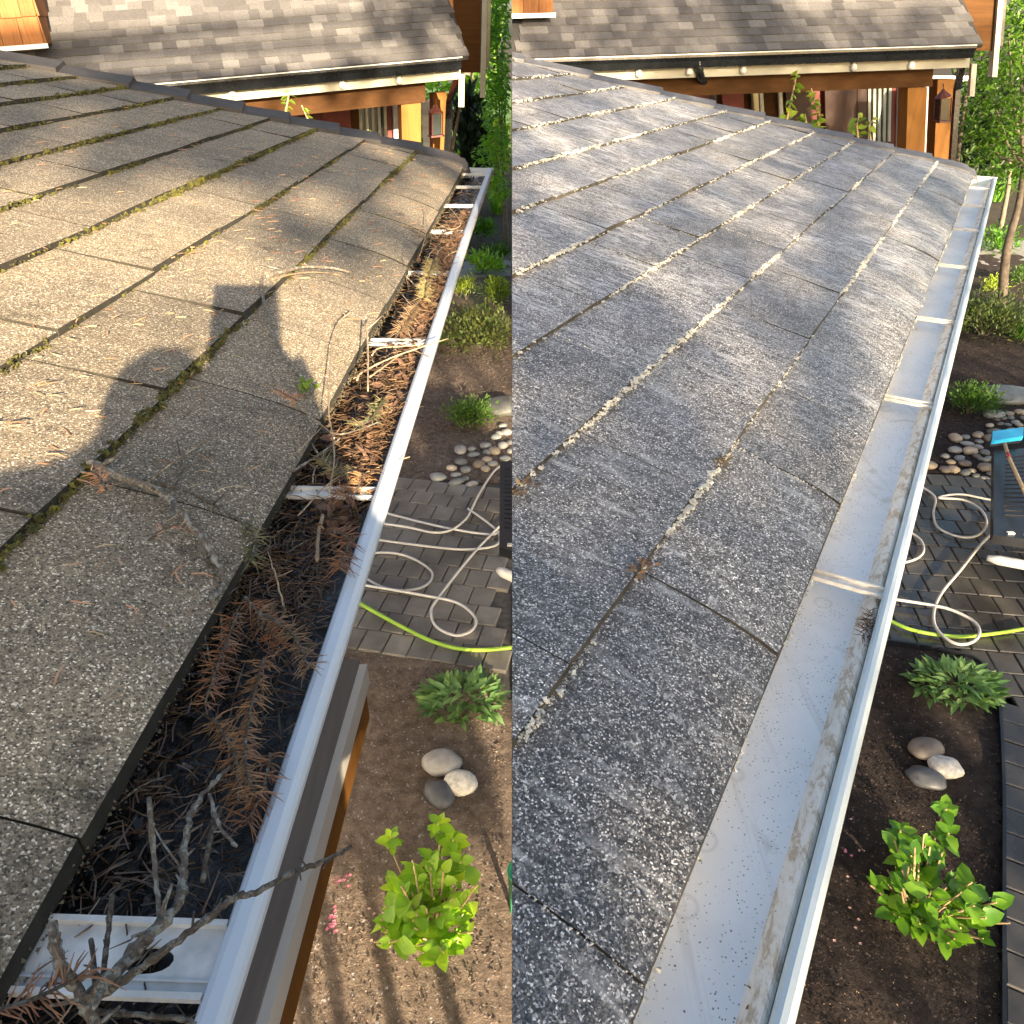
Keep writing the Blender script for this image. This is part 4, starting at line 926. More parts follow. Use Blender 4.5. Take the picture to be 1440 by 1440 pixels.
# ------------------------------------------------------------------ truck tailgates, brush, bucket
def tq(px, py, z): return onz(px, py, z)
def tailgate(side, c4, z, label):
    P = [onz(x, y, z) for x, y in c4]; o = sum(P, V((0, 0, 0))) / 4
    t = thing('pickup_truck', label, 'truck', V((o.x, o.y, 0)))
    m = MB(); m.add(P + [p - V((0, 0, .07)) for p in P], [(0, 1, 2, 3), (7, 6, 5, 4), (0, 4, 5, 1), (1, 5, 6, 2), (2, 6, 7, 3), (3, 7, 4, 0)])
    part('tailgate', m, M['blackp'], t, side)
    m = MB()
    for i in range(15):
        f = .10 + .68 * i / 14; a = P[0].lerp(P[3], f); b = P[1].lerp(P[2], f); a = a.lerp(b, .12)
        d = (P[3] - P[0]).normalized() * .010; m.box(a + V((0, 0, .0005)), b - a, d, V((0, 0, .006)))
    part('liner_rib', m, M['blackp'], t, side)
    m = MB(); a, b = P[3] + V((-.01, -.02, -.16)), P[2] + V((.0, -.02, -.16)); d = (b - a)
    rows = []
    for i in range(9):
        q = a + d * i / 8 - V((0, .05 * math.sin(math.pi * (.15 + .35 * i / 8)), 0)); rows.append(q)
    m.tube(rows, [.02] + [.034] * 8, 10); part('bumper', m, M['white'], t, side, True)
    for i in (1, 2):
        m = MB(); m.box(P[3].lerp(P[2], .2 * i) + V((0, .03, .001)), V((.045, 0, 0)), V((0, .025, 0)), V((0, 0, .01))); part('latch', m, M['strap'], t, side)

    if side == 'R':
        q = P[1]; m = MB(); m.box(V((q.x + .05, q.y - 1.2, .35)), V((2.2, .3, 0)), V((-.1, 1.5, 0)), V((0, 0, z - .3))); part('body', m, M['blackp'], t, side)
        for k_ in (.35, 1.7):
            part('wheel', MB().tube([V((q.x + k_, q.y - 1.25, .33)), V((q.x + k_, q.y - 1.05, .33))], .32, 16), M['blackp'], t, side)
    return t
tailgate('R', [(1398, 634), (1530, 622), (1520, 770), (1397, 752)], .55, 'black ribbed pickup tailgate with white bumper on the wet paving')
tailgate('L', [(703, 650), (760, 640), (760, 790), (702, 768)], .55, 'dark edge of a pickup tailgate over the left paving')
t = thing('scrub_brush', 'bright blue scrub brush with wooden pole lying on the tailgate', 'brush', onz(1415, 624, .58))
a = onz(1393, 625, .60); b = onz(1437, 619, .60); m = MB(); d = b - a; up = onz(1394, 613, .60) - a
m.box(a, d, up * 1.1, V((0, 0, .035))); part('head', m, M['cyan'], t, 'R')
m = MB(); m.box(a - V((0, 0, .03)) + up * .1, d * .98, up * .85, V((0, 0, .029))); part('bristles', m, M['blackp'], t, 'R')
p0 = onz(1413, 624, .645); p1 = onz(1418, 642, .66); p2 = onz(1455, 722, .68)
part('handle', MB().tube([p0, p1, p2], .013, 8), M['pole'], t, 'R', True)
part('tape', MB().tube([p0.lerp(p1, .75), p1 + (p2 - p1) * .03], .0145, 8), M['red'], t, 'R', True)
m = MB(); c0 = onz(733, 1226, .28); n = 20; rs = [(.05, -.28), (.06, 0), (.063, 0), (.063, .008), (.056, .008), (.054, -.01)]
for r_, dz in rs: m.v += [c0 + V((math.cos(2 * math.pi * k / n) * r_, math.sin(2 * math.pi * k / n) * r_, dz)) for k in range(n)]
for j in range(len(rs) - 1): m.f += [(j * n + k, j * n + (k + 1) % n, (j + 1) * n + (k + 1) % n, (j + 1) * n + k) for k in range(n)]
m.f.append(tuple(5 * n + k for k in range(n))); m.f.append(tuple(range(n))[::-1])
single('bucket', m, simple('green_plastic', (.02, .22, .10), .4, .1, 8), 'green round bucket rim half showing at the seam beside the hydrangea', 'bucket', 'L', True)

# ------------------------------------------------------------------ garden plants
def leaf_mesh(name, L, W, bend, mat, n=1):
    m = MB().leaf(V((0, 0, 0)), V((1, 0, 0)), V((0, 0, 1)), L, W, bend); me = make_mesh(name, m, smooth=True); me.materials.append(mat); return me
def put_leaf(par, me, p, d, roll, s, side):
    d = V(d).normalized(); q = d.to_track_quat('X', 'Z'); o = bpy.data.objects.new('leaf', me); COL.objects.link(o); o.parent = par
    loc = V(p); pr = par
    loc -= V(par.location)
    o.location = loc; o.rotation_mode = 'QUATERNION'; from mathutils import Quaternion
    o.rotation_quaternion = q @ Quaternion((1, 0, 0), roll); o.scale = (s, s, s * 1.0); return o
def hydrangea(px, py, wpx, mat, label, seed, side, mx):
    R_ = random.Random(seed); c = onz(px, py, 0.0); sc = 3.4 / (CT * (py - 40)); rad = wpx * sc / 2
    t = thing('hydrangea_shrub', label, 'shrub', c)
    mes = [leaf_mesh('leaf', .085, .06, b, mat) for b in (.1, .25, .4)]
    for i in range(52):
        a = R_.uniform(0, 6.28); tilt = R_.uniform(.15, 1.15); L = R_.uniform(.16, .34); b0 = c + V((math.cos(a), math.sin(a), 0)) * rad * R_.uniform(0, .35)
        d = V((math.cos(a) * tilt, math.sin(a) * tilt, 1)).normalized(); top = b0 + d * L
        if abs(top.x) < .07: continue
        part('stem', MB().tube([b0, b0 + d * L * .5 + V((R_.uniform(-.01, .01), R_.uniform(-.01, .01), 0)), top], (.0052, .0038), 6), M['twigcut'], t)
        if i % 5 == 0: continue
        for k in range(R_.randint(6, 11)):
            aa = a + R_.uniform(-2.0, 2.0); f = R_.uniform(.45, .98); p = b0 + d * L * f
            dd = V((math.cos(aa), math.sin(aa), R_.uniform(.0, .9)))
            if (p.x + dd.x * .09) * (1 if side == 'R' else -1) < .02: continue
            put_leaf(t, mes[k % 3], p, dd, R_.uniform(-.7, .7), R_.choice((.35, .5, .7, .9, 1.15)) * R_.uniform(.85, 1.15), side)
    for (dx, dy, hgt) in mx:                                             # long shoots at the back
        q = onz(px + dx, py + dy, .0); tip = q + V((0, 0, hgt))
        bq = c.lerp(q, .5)
        part('stem', MB().tube([bq, q.lerp(tip, .5), tip], (.005, .0035), 6), M['twigcut'], t)
        for k in range(11):
            aa = k * 2.4 + R_.uniform(-.3, .3); p = tip - V((0, 0, .015 * (k // 2)))
            dd = V((math.cos(aa), math.sin(aa), R_.uniform(.1, .8)))
            if (p.x + dd.x * .07) * (1 if side == 'R' else -1) < .02: continue
            put_leaf(t, mes[k % 3], p, dd, R_.uniform(-.4, .4), R_.uniform(.5, 1.0), side)
    return t
hydrangea(606, 1308, 122, M['hyd'], 'sunlit lime green hydrangea with cut stems in the brown bed', 5, 'L', [(-50, -84, .26), (14, -100, .28), (34, -84, .24), (4, -60, .22), (44, -60, .2)])
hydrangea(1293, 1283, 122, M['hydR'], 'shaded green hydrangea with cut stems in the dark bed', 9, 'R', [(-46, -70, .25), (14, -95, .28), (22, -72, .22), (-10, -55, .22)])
def clump(px, py, wpx, hpx, n, L, W, mat, label, name, cat, side, up=(.3, 1.2), h=.1, seed=1):
    R_ = random.Random(seed); c = onz(px, py, 0); sc = 3.4 / (CT * (py - 40)); rx, ry = wpx * sc / 2, hpx * sc / 2
    t = thing(name, label, cat, c); mes = [leaf_mesh('leaf', L, W, b, mat) for b in (.1, .3, .5)]
    for i in range(n):
        r_ = math.sqrt(R_.random()); a = R_.uniform(0, 6.28); p = c + V((math.cos(a) * rx * r_, math.sin(a) * ry * r_, R_.uniform(.02, h) * (1.3 - r_)))
        aa = a + R_.uniform(-.9, .9); d = V((math.cos(aa), math.sin(aa), R_.uniform(*up)))
        if (p.x + math.cos(aa) * L) * (1 if side == 'R' else -1) < .015: continue
        put_leaf(t, mes[i % 3], p, d, R_.uniform(-.6, .6), R_.uniform(.7, 1.3), side)
    return t
clump(654, 990, 112, 74, 290, .085, .03, M['sage'], 'soft green leafy clump at the paving corner, left half', 'leafy_plant', 'plant', 'L', h=.14, seed=3)
clump(1343, 970, 114, 72, 290, .085, .03, M['sage'], 'soft green leafy clump inside the black edging, right half', 'leafy_plant', 'plant', 'R', h=.14, seed=4)
clump(1362, 1282, 18, 16, 12, .05, .022, M['sage'], 'tiny seedling right of the shaded hydrangea', 'seedling', 'plant', 'R', seed=6)
def petals(n, px, py, sx, sy, mat, label, side, s=.010):
    for i in range(n):
        q = onz(px + RND.gauss(0, sx), py + RND.gauss(0, sy), .018)
        m = MB()
        for k in range(5):
            a = k * 1.257 + rr(0, .5); m.leaf(q, V((math.cos(a), math.sin(a), .3)), V((0, 0, 1)), s * rr(.7, 1.2), s * .8)
        single('fallen_blossom', m, mat, label, 'blossom', side, group=label)
petals(16, 468, 1295, 5, 10, M['pink'], 'pink fallen blossom on the sunlit bed beside the cedar ledge', 'L')
petals(7, 482, 1238, 7, 8, M['pink'], 'magenta fallen blossom near the long twig tip on the left bed', 'L')
petals(6, 510, 1300, 30, 40, M['pinkp'], 'pale pink fallen blossom on the left bed', 'L', .008)
petals(9, 1190, 1290, 14, 55, M['pinkp'], 'pale pink fallen blossom on the dark bed near the clean gutter', 'R', .008)
petals(3, 1192, 1198, 5, 3, M['pink'], 'magenta fallen blossom on the dark bed', 'R', .009)

def bush(px, py, wpx, h, n, L, W, mat, label, side, name='shrub', cat='shrub', seed=1, trunk=True, y=None, shape=1.0):
    R_ = random.Random(seed); c = onz(px, py, 0) if y is None else ony(px, py, y); c.z = 0
    sc = math.hypot(c.y, 3.4) / F * 1.03; rad = wpx * sc / 2
    t = thing(name, label, cat, c); m = MB(); st = MB()
    cl = []
    for k in range(max(5, n // 60)):
        a = R_.uniform(0, 6.28); r_ = rad * math.sqrt(R_.random()) * .8; hz = h * R_.uniform(.35, .95) * (1 - .4 * (r_ / rad) ** 2)
        q = c + V((math.cos(a) * r_, math.sin(a) * r_, hz)); cl.append(q)
        if trunk: st.tube([c + V((math.cos(a), math.sin(a), 0)) * r_ * .15, c.lerp(q, .5) + V((0, 0, .03)), q], (.012 * h + .003, .003), 5)
    for i in range(n):
        q = cl[i % len(cl)]; s_ = rad * .34
        p = q + V((R_.gauss(0, s_), R_.gauss(0, s_), R_.gauss(0, s_ * .6 * shape)))
        if p.z < .02: p.z = R_.uniform(.02, .1)
        if (p.x) * (1 if side == 'R' else -1) < L * .6: continue
        o_ = (p - c); o_.z += h * .2
        d = (o_.normalized() + V((R_.uniform(-.9, .9), R_.uniform(-.9, .9), R_.uniform(-.4, .8)))).normalized()
        m.leaf(p, d, V((R_.uniform(-.6, .6), R_.uniform(-.6, .6), 1)), L * R_.uniform(.6, 1.3), W * R_.uniform(.7, 1.2))
    part('foliage', m, mat, t, kind='stuff')
    if trunk and st.v: part('branches', st, M['twigd'], t, side)
    return t
def blades(px, py, wpx, n, L, W, mat, label, side, seed=1, name='blade_plant', droop=.6, spread=.7):
    R_ = random.Random(seed); c = onz(px, py, 0); sc = math.hypot(c.y, 3.4) / F; rad = wpx * sc / 2; t = thing(name, label, 'plant', c); m = MB()
    for i in range(n):
        a = R_.uniform(0, 6.28); r_ = rad * R_.random() * .6; p = c + V((math.cos(a) * r_, math.sin(a) * r_, 0))
        if p.x * (1 if side == 'R' else -1) < .1: continue
        m.blade(p, V((math.cos(a) * spread * R_.random(), math.sin(a) * spread * R_.random(), 1)), L * R_.uniform(.6, 1.2), W, droop)
    part('blades', m, mat, t, side); return t
# right half, far bed
bush(1382, 470, 96, .42, 2600, .06, .024, M['azal'], 'bronze green azalea by the end of the cleaned gutter', 'R', seed=21)
bush(1362, 580, 56, .26, 1700, .045, .016, M['fern'], 'small fine leaved bright green plant beside the boulder, right half', 'R', 'small_plant', 'plant', seed=22)
blades(1438, 475, 60, 130, .35, .012, M['grassm'], 'tuft of narrow green blades at the right frame edge', 'R', 23)
bush(1395, 352, 56, .3, 420, .10, .045, M['grassm'], 'broad leaved green plant under the small maple', 'R', 'hosta', 'plant', seed=24)
bush(1375, 240, 76, .95, 900, .2, .04, M['grassm'], 'tall bright green perennial clump by the porch corner, right half', 'R', 'perennial', 'plant', seed=25)
bush(1420, 262, 70, .8, 700, .2, .05, M['grassm'], 'lower green perennial beside the maple trunk', 'R', 'perennial', 'plant', seed=26)
blades(1400, 282, 40, 90, .9, .03, M['grassm'], 'upright iris like leaves behind the path, right half', 'R', 27)
bush(1380, 205, 80, 2.9, 2600, .17, .08, M['dark'], 'dark green rhododendron behind the porch corner, right half', 'R', seed=28, y=16, shape=1.6)
bush(1436, 398, 40, .22, 500, .06, .02, M['fern'], 'low green plant at the frame edge above the azalea', 'R', 'small_plant', 'plant', seed=41)
bush(1352, 300, 34, .4, 500, .10, .03, M['grassm'], 'green plant peeking over the far end of the clean gutter', 'R', 'small_plant', 'plant', seed=42)
bush(1400, 410, 30, .18, 300, .05, .02, M['ygreen'], 'tiny yellow green plant left of the maple foot', 'R', 'small_plant', 'plant', seed=43)
# left half, far bed
bush(676, 488, 88, .42, 2400, .06, .024, M['azal'], 'bronze green azalea beside the sunlit gutter', 'L', seed=31)
bush(660, 600, 52, .26, 1500, .045, .016, M['fern'], 'small fine leaved bright green plant beside the boulder, left half', 'L', 'small_plant', 'plant', seed=32)
bush(657, 422, 36, .3, 420, .06, .02, M['ygreen'], 'yellow green sunlit plant just outside the gutter', 'L', 'small_plant', 'plant', seed=33)
bush(680, 385, 42, .3, 380, .10, .045, M['lime'], 'broad leaved green plant under the sunlit maple', 'L', 'hosta', 'plant', seed=34)
bush(676, 340, 34, .35, 350, .12, .05, M['grassm'], 'dark broad leaved plant nearer the gutter end', 'L', 'hosta', 'plant', seed=35)
blades(700, 300, 34, 80, .7, .03, M['lime'], 'upright iris like leaves behind the path, left half', 'L', 36)
bush(664, 262, 60, 1.0, 900, .2, .04, M['lime'], 'bright green perennial clump by the sunlit porch', 'L', 'perennial', 'plant', seed=37)
bush(702, 262, 46, 1.6, 900, .2, .08, M['ygreen'], 'yellow green sunlit shrub right of the porch', 'L', seed=38)
bush(662, 205, 36, 2.7, 1500, .17, .08, M['dark'], 'dark green rhododendron behind the sunlit porch corner', 'L', seed=39, y=16, shape=1.6)
bush(612, 500, 30, .25, 220, .05, .02, M['fern'], 'small dull green plant against the gutter lip', 'L', 'small_plant', 'plant', seed=40)

bush(706, 425, 40, .3, 700, .07, .025, M['ygreen'], 'yellow green bush at the seam above the azalea, left half', 'L', seed=44)
bush(648, 300, 34, .5, 600, .10, .03, M['lime'], 'lime green plant peeking past the far end of the clogged gutter', 'L', 'small_plant', 'plant', seed=45)
bush(700, 372, 34, .3, 400, .08, .03, M['fern'], 'mid green bush beside the broad leaved plant, left half', 'L', seed=46)
bush(690, 235, 50, 1.3, 1500, .14, .05, M['ygreen'], 'bright yellow green shrub catching light behind the perennials, left half', 'L', seed=47)
def tree(trunk, limbs, clusters, n, L, W, mat, label, side, seed=1, bark=None, name='maple_tree', lay=.35):
    R_ = random.Random(seed); bark = bark or M['barkpale']; base = V(trunk[0]); t = thing(name, label, 'tree', V((base.x, base.y, 0)))
    part('trunk', MB().tube(crom(trunk, 4), (limbs[0], limbs[0] * .45), 8), bark, t, side, True)
    m = MB(); br = MB()
    for (c, r_) in clusters:
        c = V(c); a = V(trunk[-1]); k = a.lerp(c, .5) + V((0, 0, -.1)); br.tube([a, k, c], (limbs[0] * .35, .012), 5)
        for _ in range(max(6, int(n * r_[3] if len(r_) > 3 else n))):
            q = V((R_.gauss(0, 1), R_.gauss(0, 1), R_.gauss(0, 1))); q = q.normalized() * (abs(q.length) ** .5) * .62
            p = c + V((q.x * r_[0], q.y * r_[1], q.z * r_[2]))
            # leaves gathered in horizontal sprays
            p.z = p.z + lay * .3 * math.sin(p.x * 9 + p.y * 7)
            if p.x * (1 if side == 'R' else -1) < L * .6: continue
            m.leaf(p, V((R_.uniform(-1, 1), R_.uniform(-1, 1), R_.uniform(-.6, .3))), V((R_.uniform(-.6, .6), R_.uniform(-.6, .6), 1)), L * R_.uniform(.6, 1.3), W * R_.uniform(.7, 1.2))
    part('branches', br, bark, t, side, True); part('crown', m, mat, t, kind='stuff'); return t
def at(px, py, y): return tuple(ony(px, py, y))
b0 = onz(1408, 432, 0); b1 = ony(1416, 350, b0.y); b2 = ony(1432, 290, b0.y + .1); b3 = ony(1440, 230, b0.y + .2)
tree([b0, b1, b2, b3], (.07,), [(at(1425, 215, 10.5), (.55, .8, .35, 1)), (at(1400, 150, 11), (.4, .8, .35, .8)), (at(1440, 120, 11), (.7, .9, .45, 1.2)), (at(1418, 45, 12), (.45, 1., .7, 1.6)), (at(1440, 15, 12), (.7, 1., .8, 2)), (at(1470, 180, 11), (.6, 1, .8, 1)), (at(1382, 190, 11), (.25, .5, .15, .3))],
     420, .09, .05, M['maple'], 'small green maple with pale leaning trunk at the right frame edge', 'R', 51)
c0 = onz(1402, 345, 0); c1 = ony(1418, 262, c0.y); c2 = ony(1420, 215, c0.y)
tree([c0, c1, c2], (.05,), [(at(1418, 190, 13), (.3, .6, .35, .5)), (at(1395, 235, 13), (.3, .6, .3, .4))], 380, .10, .05, M['maple'], 'thin second maple stem behind the first, right half', 'R', 52)
b0 = onz(712, 345, 0); b1 = ony(710, 290, b0.y); b2 = ony(706, 230, b0.y)
tree([b0, b1, b2], (.055,), [(at(704, 170, 13), (.3, .8, .5, 1)), (at(696, 215, 13), (.3, .7, .3, .6)), (at(706, 60, 13), (.35, .8, .9, 2.0)), (at(697, 15, 13), (.3, .8, .6, 1.2)), (at(712, 120, 13), (.25, .8, .3, .8)), (at(700, 262, 12.5), (.2, .5, .2, .5))], 420, .10, .055, M['lime'], 'sunlit green maple between the porch and the seam', 'L', 53)
# pale forked stems by the porch posts
for (pts, side, lb) in (([(634, 222), (640, 185), (647, 150)], 'L', 'pale forked tree stem beside the sunlit black downspout'), ([(1346, 230), (1352, 180), (1358, 135)], 'R', 'pale forked tree stem beside the right black downspout')):
    y = 11.5; q = [ony(x, yy, y) for x, yy in pts]; q2 = [ony(x - 7, yy, y) for x, yy in pts[1:]]
    m = MB().tube([V((q[0].x, q[0].y, 0))] + q, (.035, .02), 6).tube([q[0]] + [q2[0], q2[1]], (.02, .012), 6); single('tree_stem', m, M['barkpale'], lb, 'tree', side, True)
def background_trees(side, xs, y, h, label, mat, seed, lab2=None):
    R_ = random.Random(seed)
    for i, x in enumerate(xs):
        c = V((x, y + R_.uniform(-3, 3), 0)); t = thing('background_tree', label[i], 'tree', c); hh = h * R_.uniform(.8, 1.2)
        part('trunk', MB().tube([c, c + V((0, 0, hh * .7))], (.22, .08), 7), M['barkpale'], t, side)
        m = MB()
        for k in range(26):
            a = R_.uniform(0, 6.28); z = hh * R_.uniform(.12, 1); rd = (1.0 - abs(z / hh - .45)) * 2.4
            q = c + V((math.cos(a) * rd * R_.random(), math.sin(a) * rd * R_.random(), z))
            for _ in range(110):
                p = q + V((R_.gauss(0, .6), R_.gauss(0, .6), R_.gauss(0, .4)))
                if p.x * (1 if side == 'R' else -1) < .25: continue
                m.leaf(p, V((R_.uniform(-1, 1), R_.uniform(-1, 1), R_.uniform(-1, .4))), V((R_.uniform(-1, 1), R_.uniform(-1, 1), 1)), R_.uniform(.16, .34), R_.uniform(.1, .18))
        part('crown', m, mat, t, kind='stuff')
background_trees('R', [17.5, 21.5, 27], 30, 8, ['leafy tree just right of the cream corner board, right half', 'middle leafy tree across the lawn, right half', 'rightmost leafy tree across the lawn'], M['maple'], 61)
background_trees('R', [33, 40, 14], 42, 12, ['dark evergreen tree far right beyond the lawn', 'second dark evergreen tree beyond the lawn', 'dark evergreen behind the right building'], M['dark'], 62)
background_trees('L', [-1.2, -3.2, -6.5], 24, 9, ['leafy tree close to the seam beyond the sunlit porch', 'leafy tree behind the cream corner board, left half', 'leafy tree behind the left building'], M['lime'], 63)
background_trees('L', [-2.0, -6], 40, 12, ['dark evergreen tree far off beyond the left lawn', 'second dark evergreen beyond the left building'], M['dark'], 64)
m = MB(); q = onz(1425, 118, .0); m.box((q.x - 6, q.y, 0), (14, 0, 0), (0, .3, 0), (0, 0, .5)); single('low_white_wall', m, M['white'], 'low white wall across the lawn at the right edge', 'wall', 'R')
# path lights in the right bed
for (px, py, lb) in ((1407, 312, 'small black path light by the maple trunk'), (1402, 330, 'small black path light nearer the broad leaved plant')):
    q = onz(px, py, 0); t = thing('path_light', lb, 'path light', q)
    part('stake', MB().tube([q, q + V((0, 0, .22))], .012, 6), M['blackm'], t)
    part('cap', MB().tube([q + V((0, 0, .22)), q + V((0, 0, .25)), q + V((0, 0, .30)), q + V((0, 0, .31))], [.03, .035, .08, .01], 10), M['blackm'], t)

# ------------------------------------------------------------------ the building beyond, once in each place
def building(side, ER, EL, yR, yL, topx, label, X):
    """frame: i leftwards along the eave from its right end, j towards the viewer, k up"""
    A = ony(*ER, yR); B = ony(*EL, yL); a = (B - A).normalized(); ah = V((a.x, a.y, 0)).normalized(); f = V((ah.y, -ah.x, 0))
    if f.y > 0: f = -f
    k = V((X['lean'], 0, 1)).normalized(); bk = -f; kz = V((0, 0, 1))
    def P(i, j, z): return A + a * i + f * j + k * z
    def solve(px, j):                                                   # distance i along the eave of pixel column px at depth j
        lo, hi = -3.0, 14.0
        for _ in range(40):
            mid = (lo + hi) / 2; q = P(mid, j, -.5); dep = q.y * CT - (q.z - CAM.z) * ST; x = 720 + F * q.x / dep
            if x > px: lo = mid
            else: hi = mid
        return lo
    def zat(i, j, py):
        lo, hi = -4.0, 4.0
        for _ in range(40):
            mid = (lo + hi) / 2; q = P(i, j, mid); dep = q.y * CT - (q.z - CAM.z) * ST; yy = 720 - F * (q.y * ST + (q.z - CAM.z) * CT) / dep
            if yy > py: lo = mid
            else: hi = mid
        return lo
    t = thing('porch_building', label, 'building', V((A.x, A.y, 0)) + ah * 2.5)
    Lg = X['len']
    sl = math.radians(38); up = bk * math.cos(sl) + kz * math.sin(sl); nn = (-bk * math.sin(sl) + kz * math.cos(sl))
    i0 = X['i0']
    # roof deck and gable slab
    m = MB(); m.box(P(i0 + .005, .02, -.035), a * (Lg - i0), up * 4.2, nn * .03); part('roof_deck', m, M['deck'], t, side)
    exp_, tw = X['exp'], X['tw']; mes = []
    for q in range(4):
        mm = MB(); ww = tw * (.8, 1.0, 1.15, .9)[q] * .5
        o = V((0, 0, 0)); mm.add([V((-ww, 0, 0)), V((ww, 0, 0)), V((ww, exp_ + .03, -.002)), V((-ww, exp_ + .03, -.002)), V((-ww, 0, .016)), V((ww, 0, .016)), V((ww, exp_ + .03, .002)), V((-ww, exp_ + .03, .002))], [(4, 5, 6, 7), (0, 1, 5, 4), (1, 2, 6, 5), (3, 0, 4, 7)])
        me = make_mesh('shingle', mm); me.materials.append(M['far']); mes.append((me, ww))
    Rm = Matrix((-a, up, (-a).cross(up))).transposed().to_quaternion()
    cnt = 0
    rest = MB()
    for r_ in range(X['rows']):
        i = i0 + (r_ % 3) * .03
        while i < Lg - .2:
            me, ww = mes[RND.randint(0, 3)]; c_ = P(i + ww, .03, -.005) + up * (r_ * exp_) + nn * .002
            i += ww * 2
            if (c_.x + ww + .03 > 0 if side == 'L' else c_.x - ww - .03 < 0): continue
            if cnt < 298 and i < X['vis'] and r_ < 9:
                o = bpy.data.objects.new('shingle', me); COL.objects.link(o); o.parent = t; o.location = c_ - V(t.location); o.rotation_mode = 'QUATERNION'; o.rotation_quaternion = Rm; cnt += 1
            else: rest.box(c_ - a * (ww - .0006), a * (ww * 2 - .0012), up * (exp_ + .03), nn * rr(.012, .016))
    part('upper_shingles', rest, M['far2'], t, side, kind='stuff')
    # gutter, fascia
    gi = X['gi']
    m = MB(); pr = [(.0, -.01), (.015, -.105), (.085, -.105), (.105, -.05), (.125, -.02), (.125, .0), (.11, .0), (.11, -.018), (.09, -.05), (.075, -.092), (.02, -.092), (.01, -.01)]
    extrude_profile(m, pr, lambda u, j, z: P(u, j, z - .01), [gi, Lg]); gt = part('gutter', m, M['blackm'], t, side)
    m = MB(); m.box(P(gi, .112, -.009), a * (Lg - gi), f * .016, k * .008); part('gutter_rim', m, M['white'], gt, side)
    m = MB(); m.box(P(gi - .02, -.03, -.20), a * (Lg - gi), f * .035, k * .17); part('fascia', m, M['cream'], t, side)
    m = MB(); m.box(P(gi, -.9, -.205), a * (Lg - gi), f * .85, k * .012); part('soffit', m, M['cedarb'], t, side)
    for px, py in X['bulbs']:
        i = solve(px, .0); q = P(i, .02, 0); z_ = zat(i, .02, py); q = P(i, .02, z_)
        bm_ = MB().tube([q + k * .045, q + k * .02, q - k * .01, q - k * .03], [.016, .03, .034, .015], 8)
        o = part('bulb', bm_, M['white'], t, side, True)
    # beam and posts
    bj = -.12; zt, zb = zat(solve(X['post'][0], bj), bj, X['beam'][0]), zat(solve(X['post'][0], bj), bj, X['beam'][1])
    pi = solve(X['post'][1], bj); pw = solve(X['post'][0], bj) - pi
    m = MB(); m.box(P(pi - .05, bj - .16, zb), a * (Lg - pi), f * .16, k * (-.21 - zb)); part('beam', m, M['cedarb'], t, side)
    m = MB(); m.box(P(pi, bj - .18 - .0, -A.z - .2), a * pw, f * .17, k * (A.z + zb + .195)); part('post', m, M['cedar'], t, side)
    m = MB(); m.box(P(pi - .002, bj - 1.9, zb), a * .15, f * 1.70, k * (-.215 - zb)); part('side_beam', m, M['cedar'], t, side)
    rj = bj - 1.0; ri = solve(X['rear'][1], rj); rw = solve(X['rear'][0], rj) - ri
    m = MB(); m.box(P(ri, rj - .16, -A.z - .2), a * rw, f * .16, k * (A.z + zb + .19)); part('post', m, M['cedar'], t, side)
    # downspout
    dn = [ony(*q, yR + dy) for q, dy in X['spout']]; m = MB()
    m.tube(dn, .038, 4); part('downspout', m, M['blackm'], t, side)
    if 'spout2' in X: part('downspout', MB().tube([ony(*q, y_) for q, y_ in X['spout2']], .04, 8), M['blackm'], t, side, True)
    # lantern
    li = solve(X['lantern'][0], rj + .35); lz = zat(li, rj + .35, X['lantern'][1]); lz2 = zat(li, rj + .35, X['lantern'][2]); c_ = P(li, rj + .35, lz)
    H_ = lz - lz2; m = MB(); m.tube([c_, c_ - k * H_ * .15], .006, 5); m.tube([c_ - k * H_ * .13, c_ - k * H_ * .2, c_ - k * H_ * .33, c_ - k * H_ * .35], [.012, .03, .085, .085], 8)
    for s1 in (-1, 1):
        for s2 in (-1, 1): m.tube([c_ - k * H_ * .35 + a * s1 * .06 + f * s2 * .06, c_ - k * H_ * .96 + a * s1 * .06 + f * s2 * .06], .008, 4)
    m.box(c_ - k * H_ + a * -.075 + f * -.075, a * .15, f * .15, k * H_ * .05); ln = part('lantern', m, M['lampr'], t, side)
    m = MB(); m.box(c_ - k * H_ * .94 - a * .05 - f * .05, a * .1, f * .1, k * H_ * .57); part('lantern_glass', m, M['glass'], ln, side)
    # rear wall of the porch with its openings
    wj = -2.4
    def panel(name, px0, px1, py0, py1, mat, dj=0, th=.04, par=None):
        iL, iR = solve(px0, wj + dj), solve(px1, wj + dj); z1, z0 = zat(iL, wj + dj, py0), zat(iL, wj + dj, py1)
        mm = MB(); mm.box(P(iR, wj + dj - th, z0), a * (iL - iR), f * th, k * (z1 - z0)); return part(name, mm, mat, par or t, side), iL, iR, z0, z1
    m = MB(); iw = solve(X['wallr'], wj); m.box(P(iw, wj - .15, -A.z - .2), a * (Lg - iw), f * .1, k * (A.z + .5)); part('rear_wall', m, M['dred'] if side == 'R' else M['dbrown'], t, side)
    m = MB()
    for q in range(24): m.box(P(iw, wj - .05, -A.z + .3 + q * .125), a * (Lg - iw), f * .012, k * .118)
    part('lap_siding', m, M['dred'], t, side, kind='stuff')
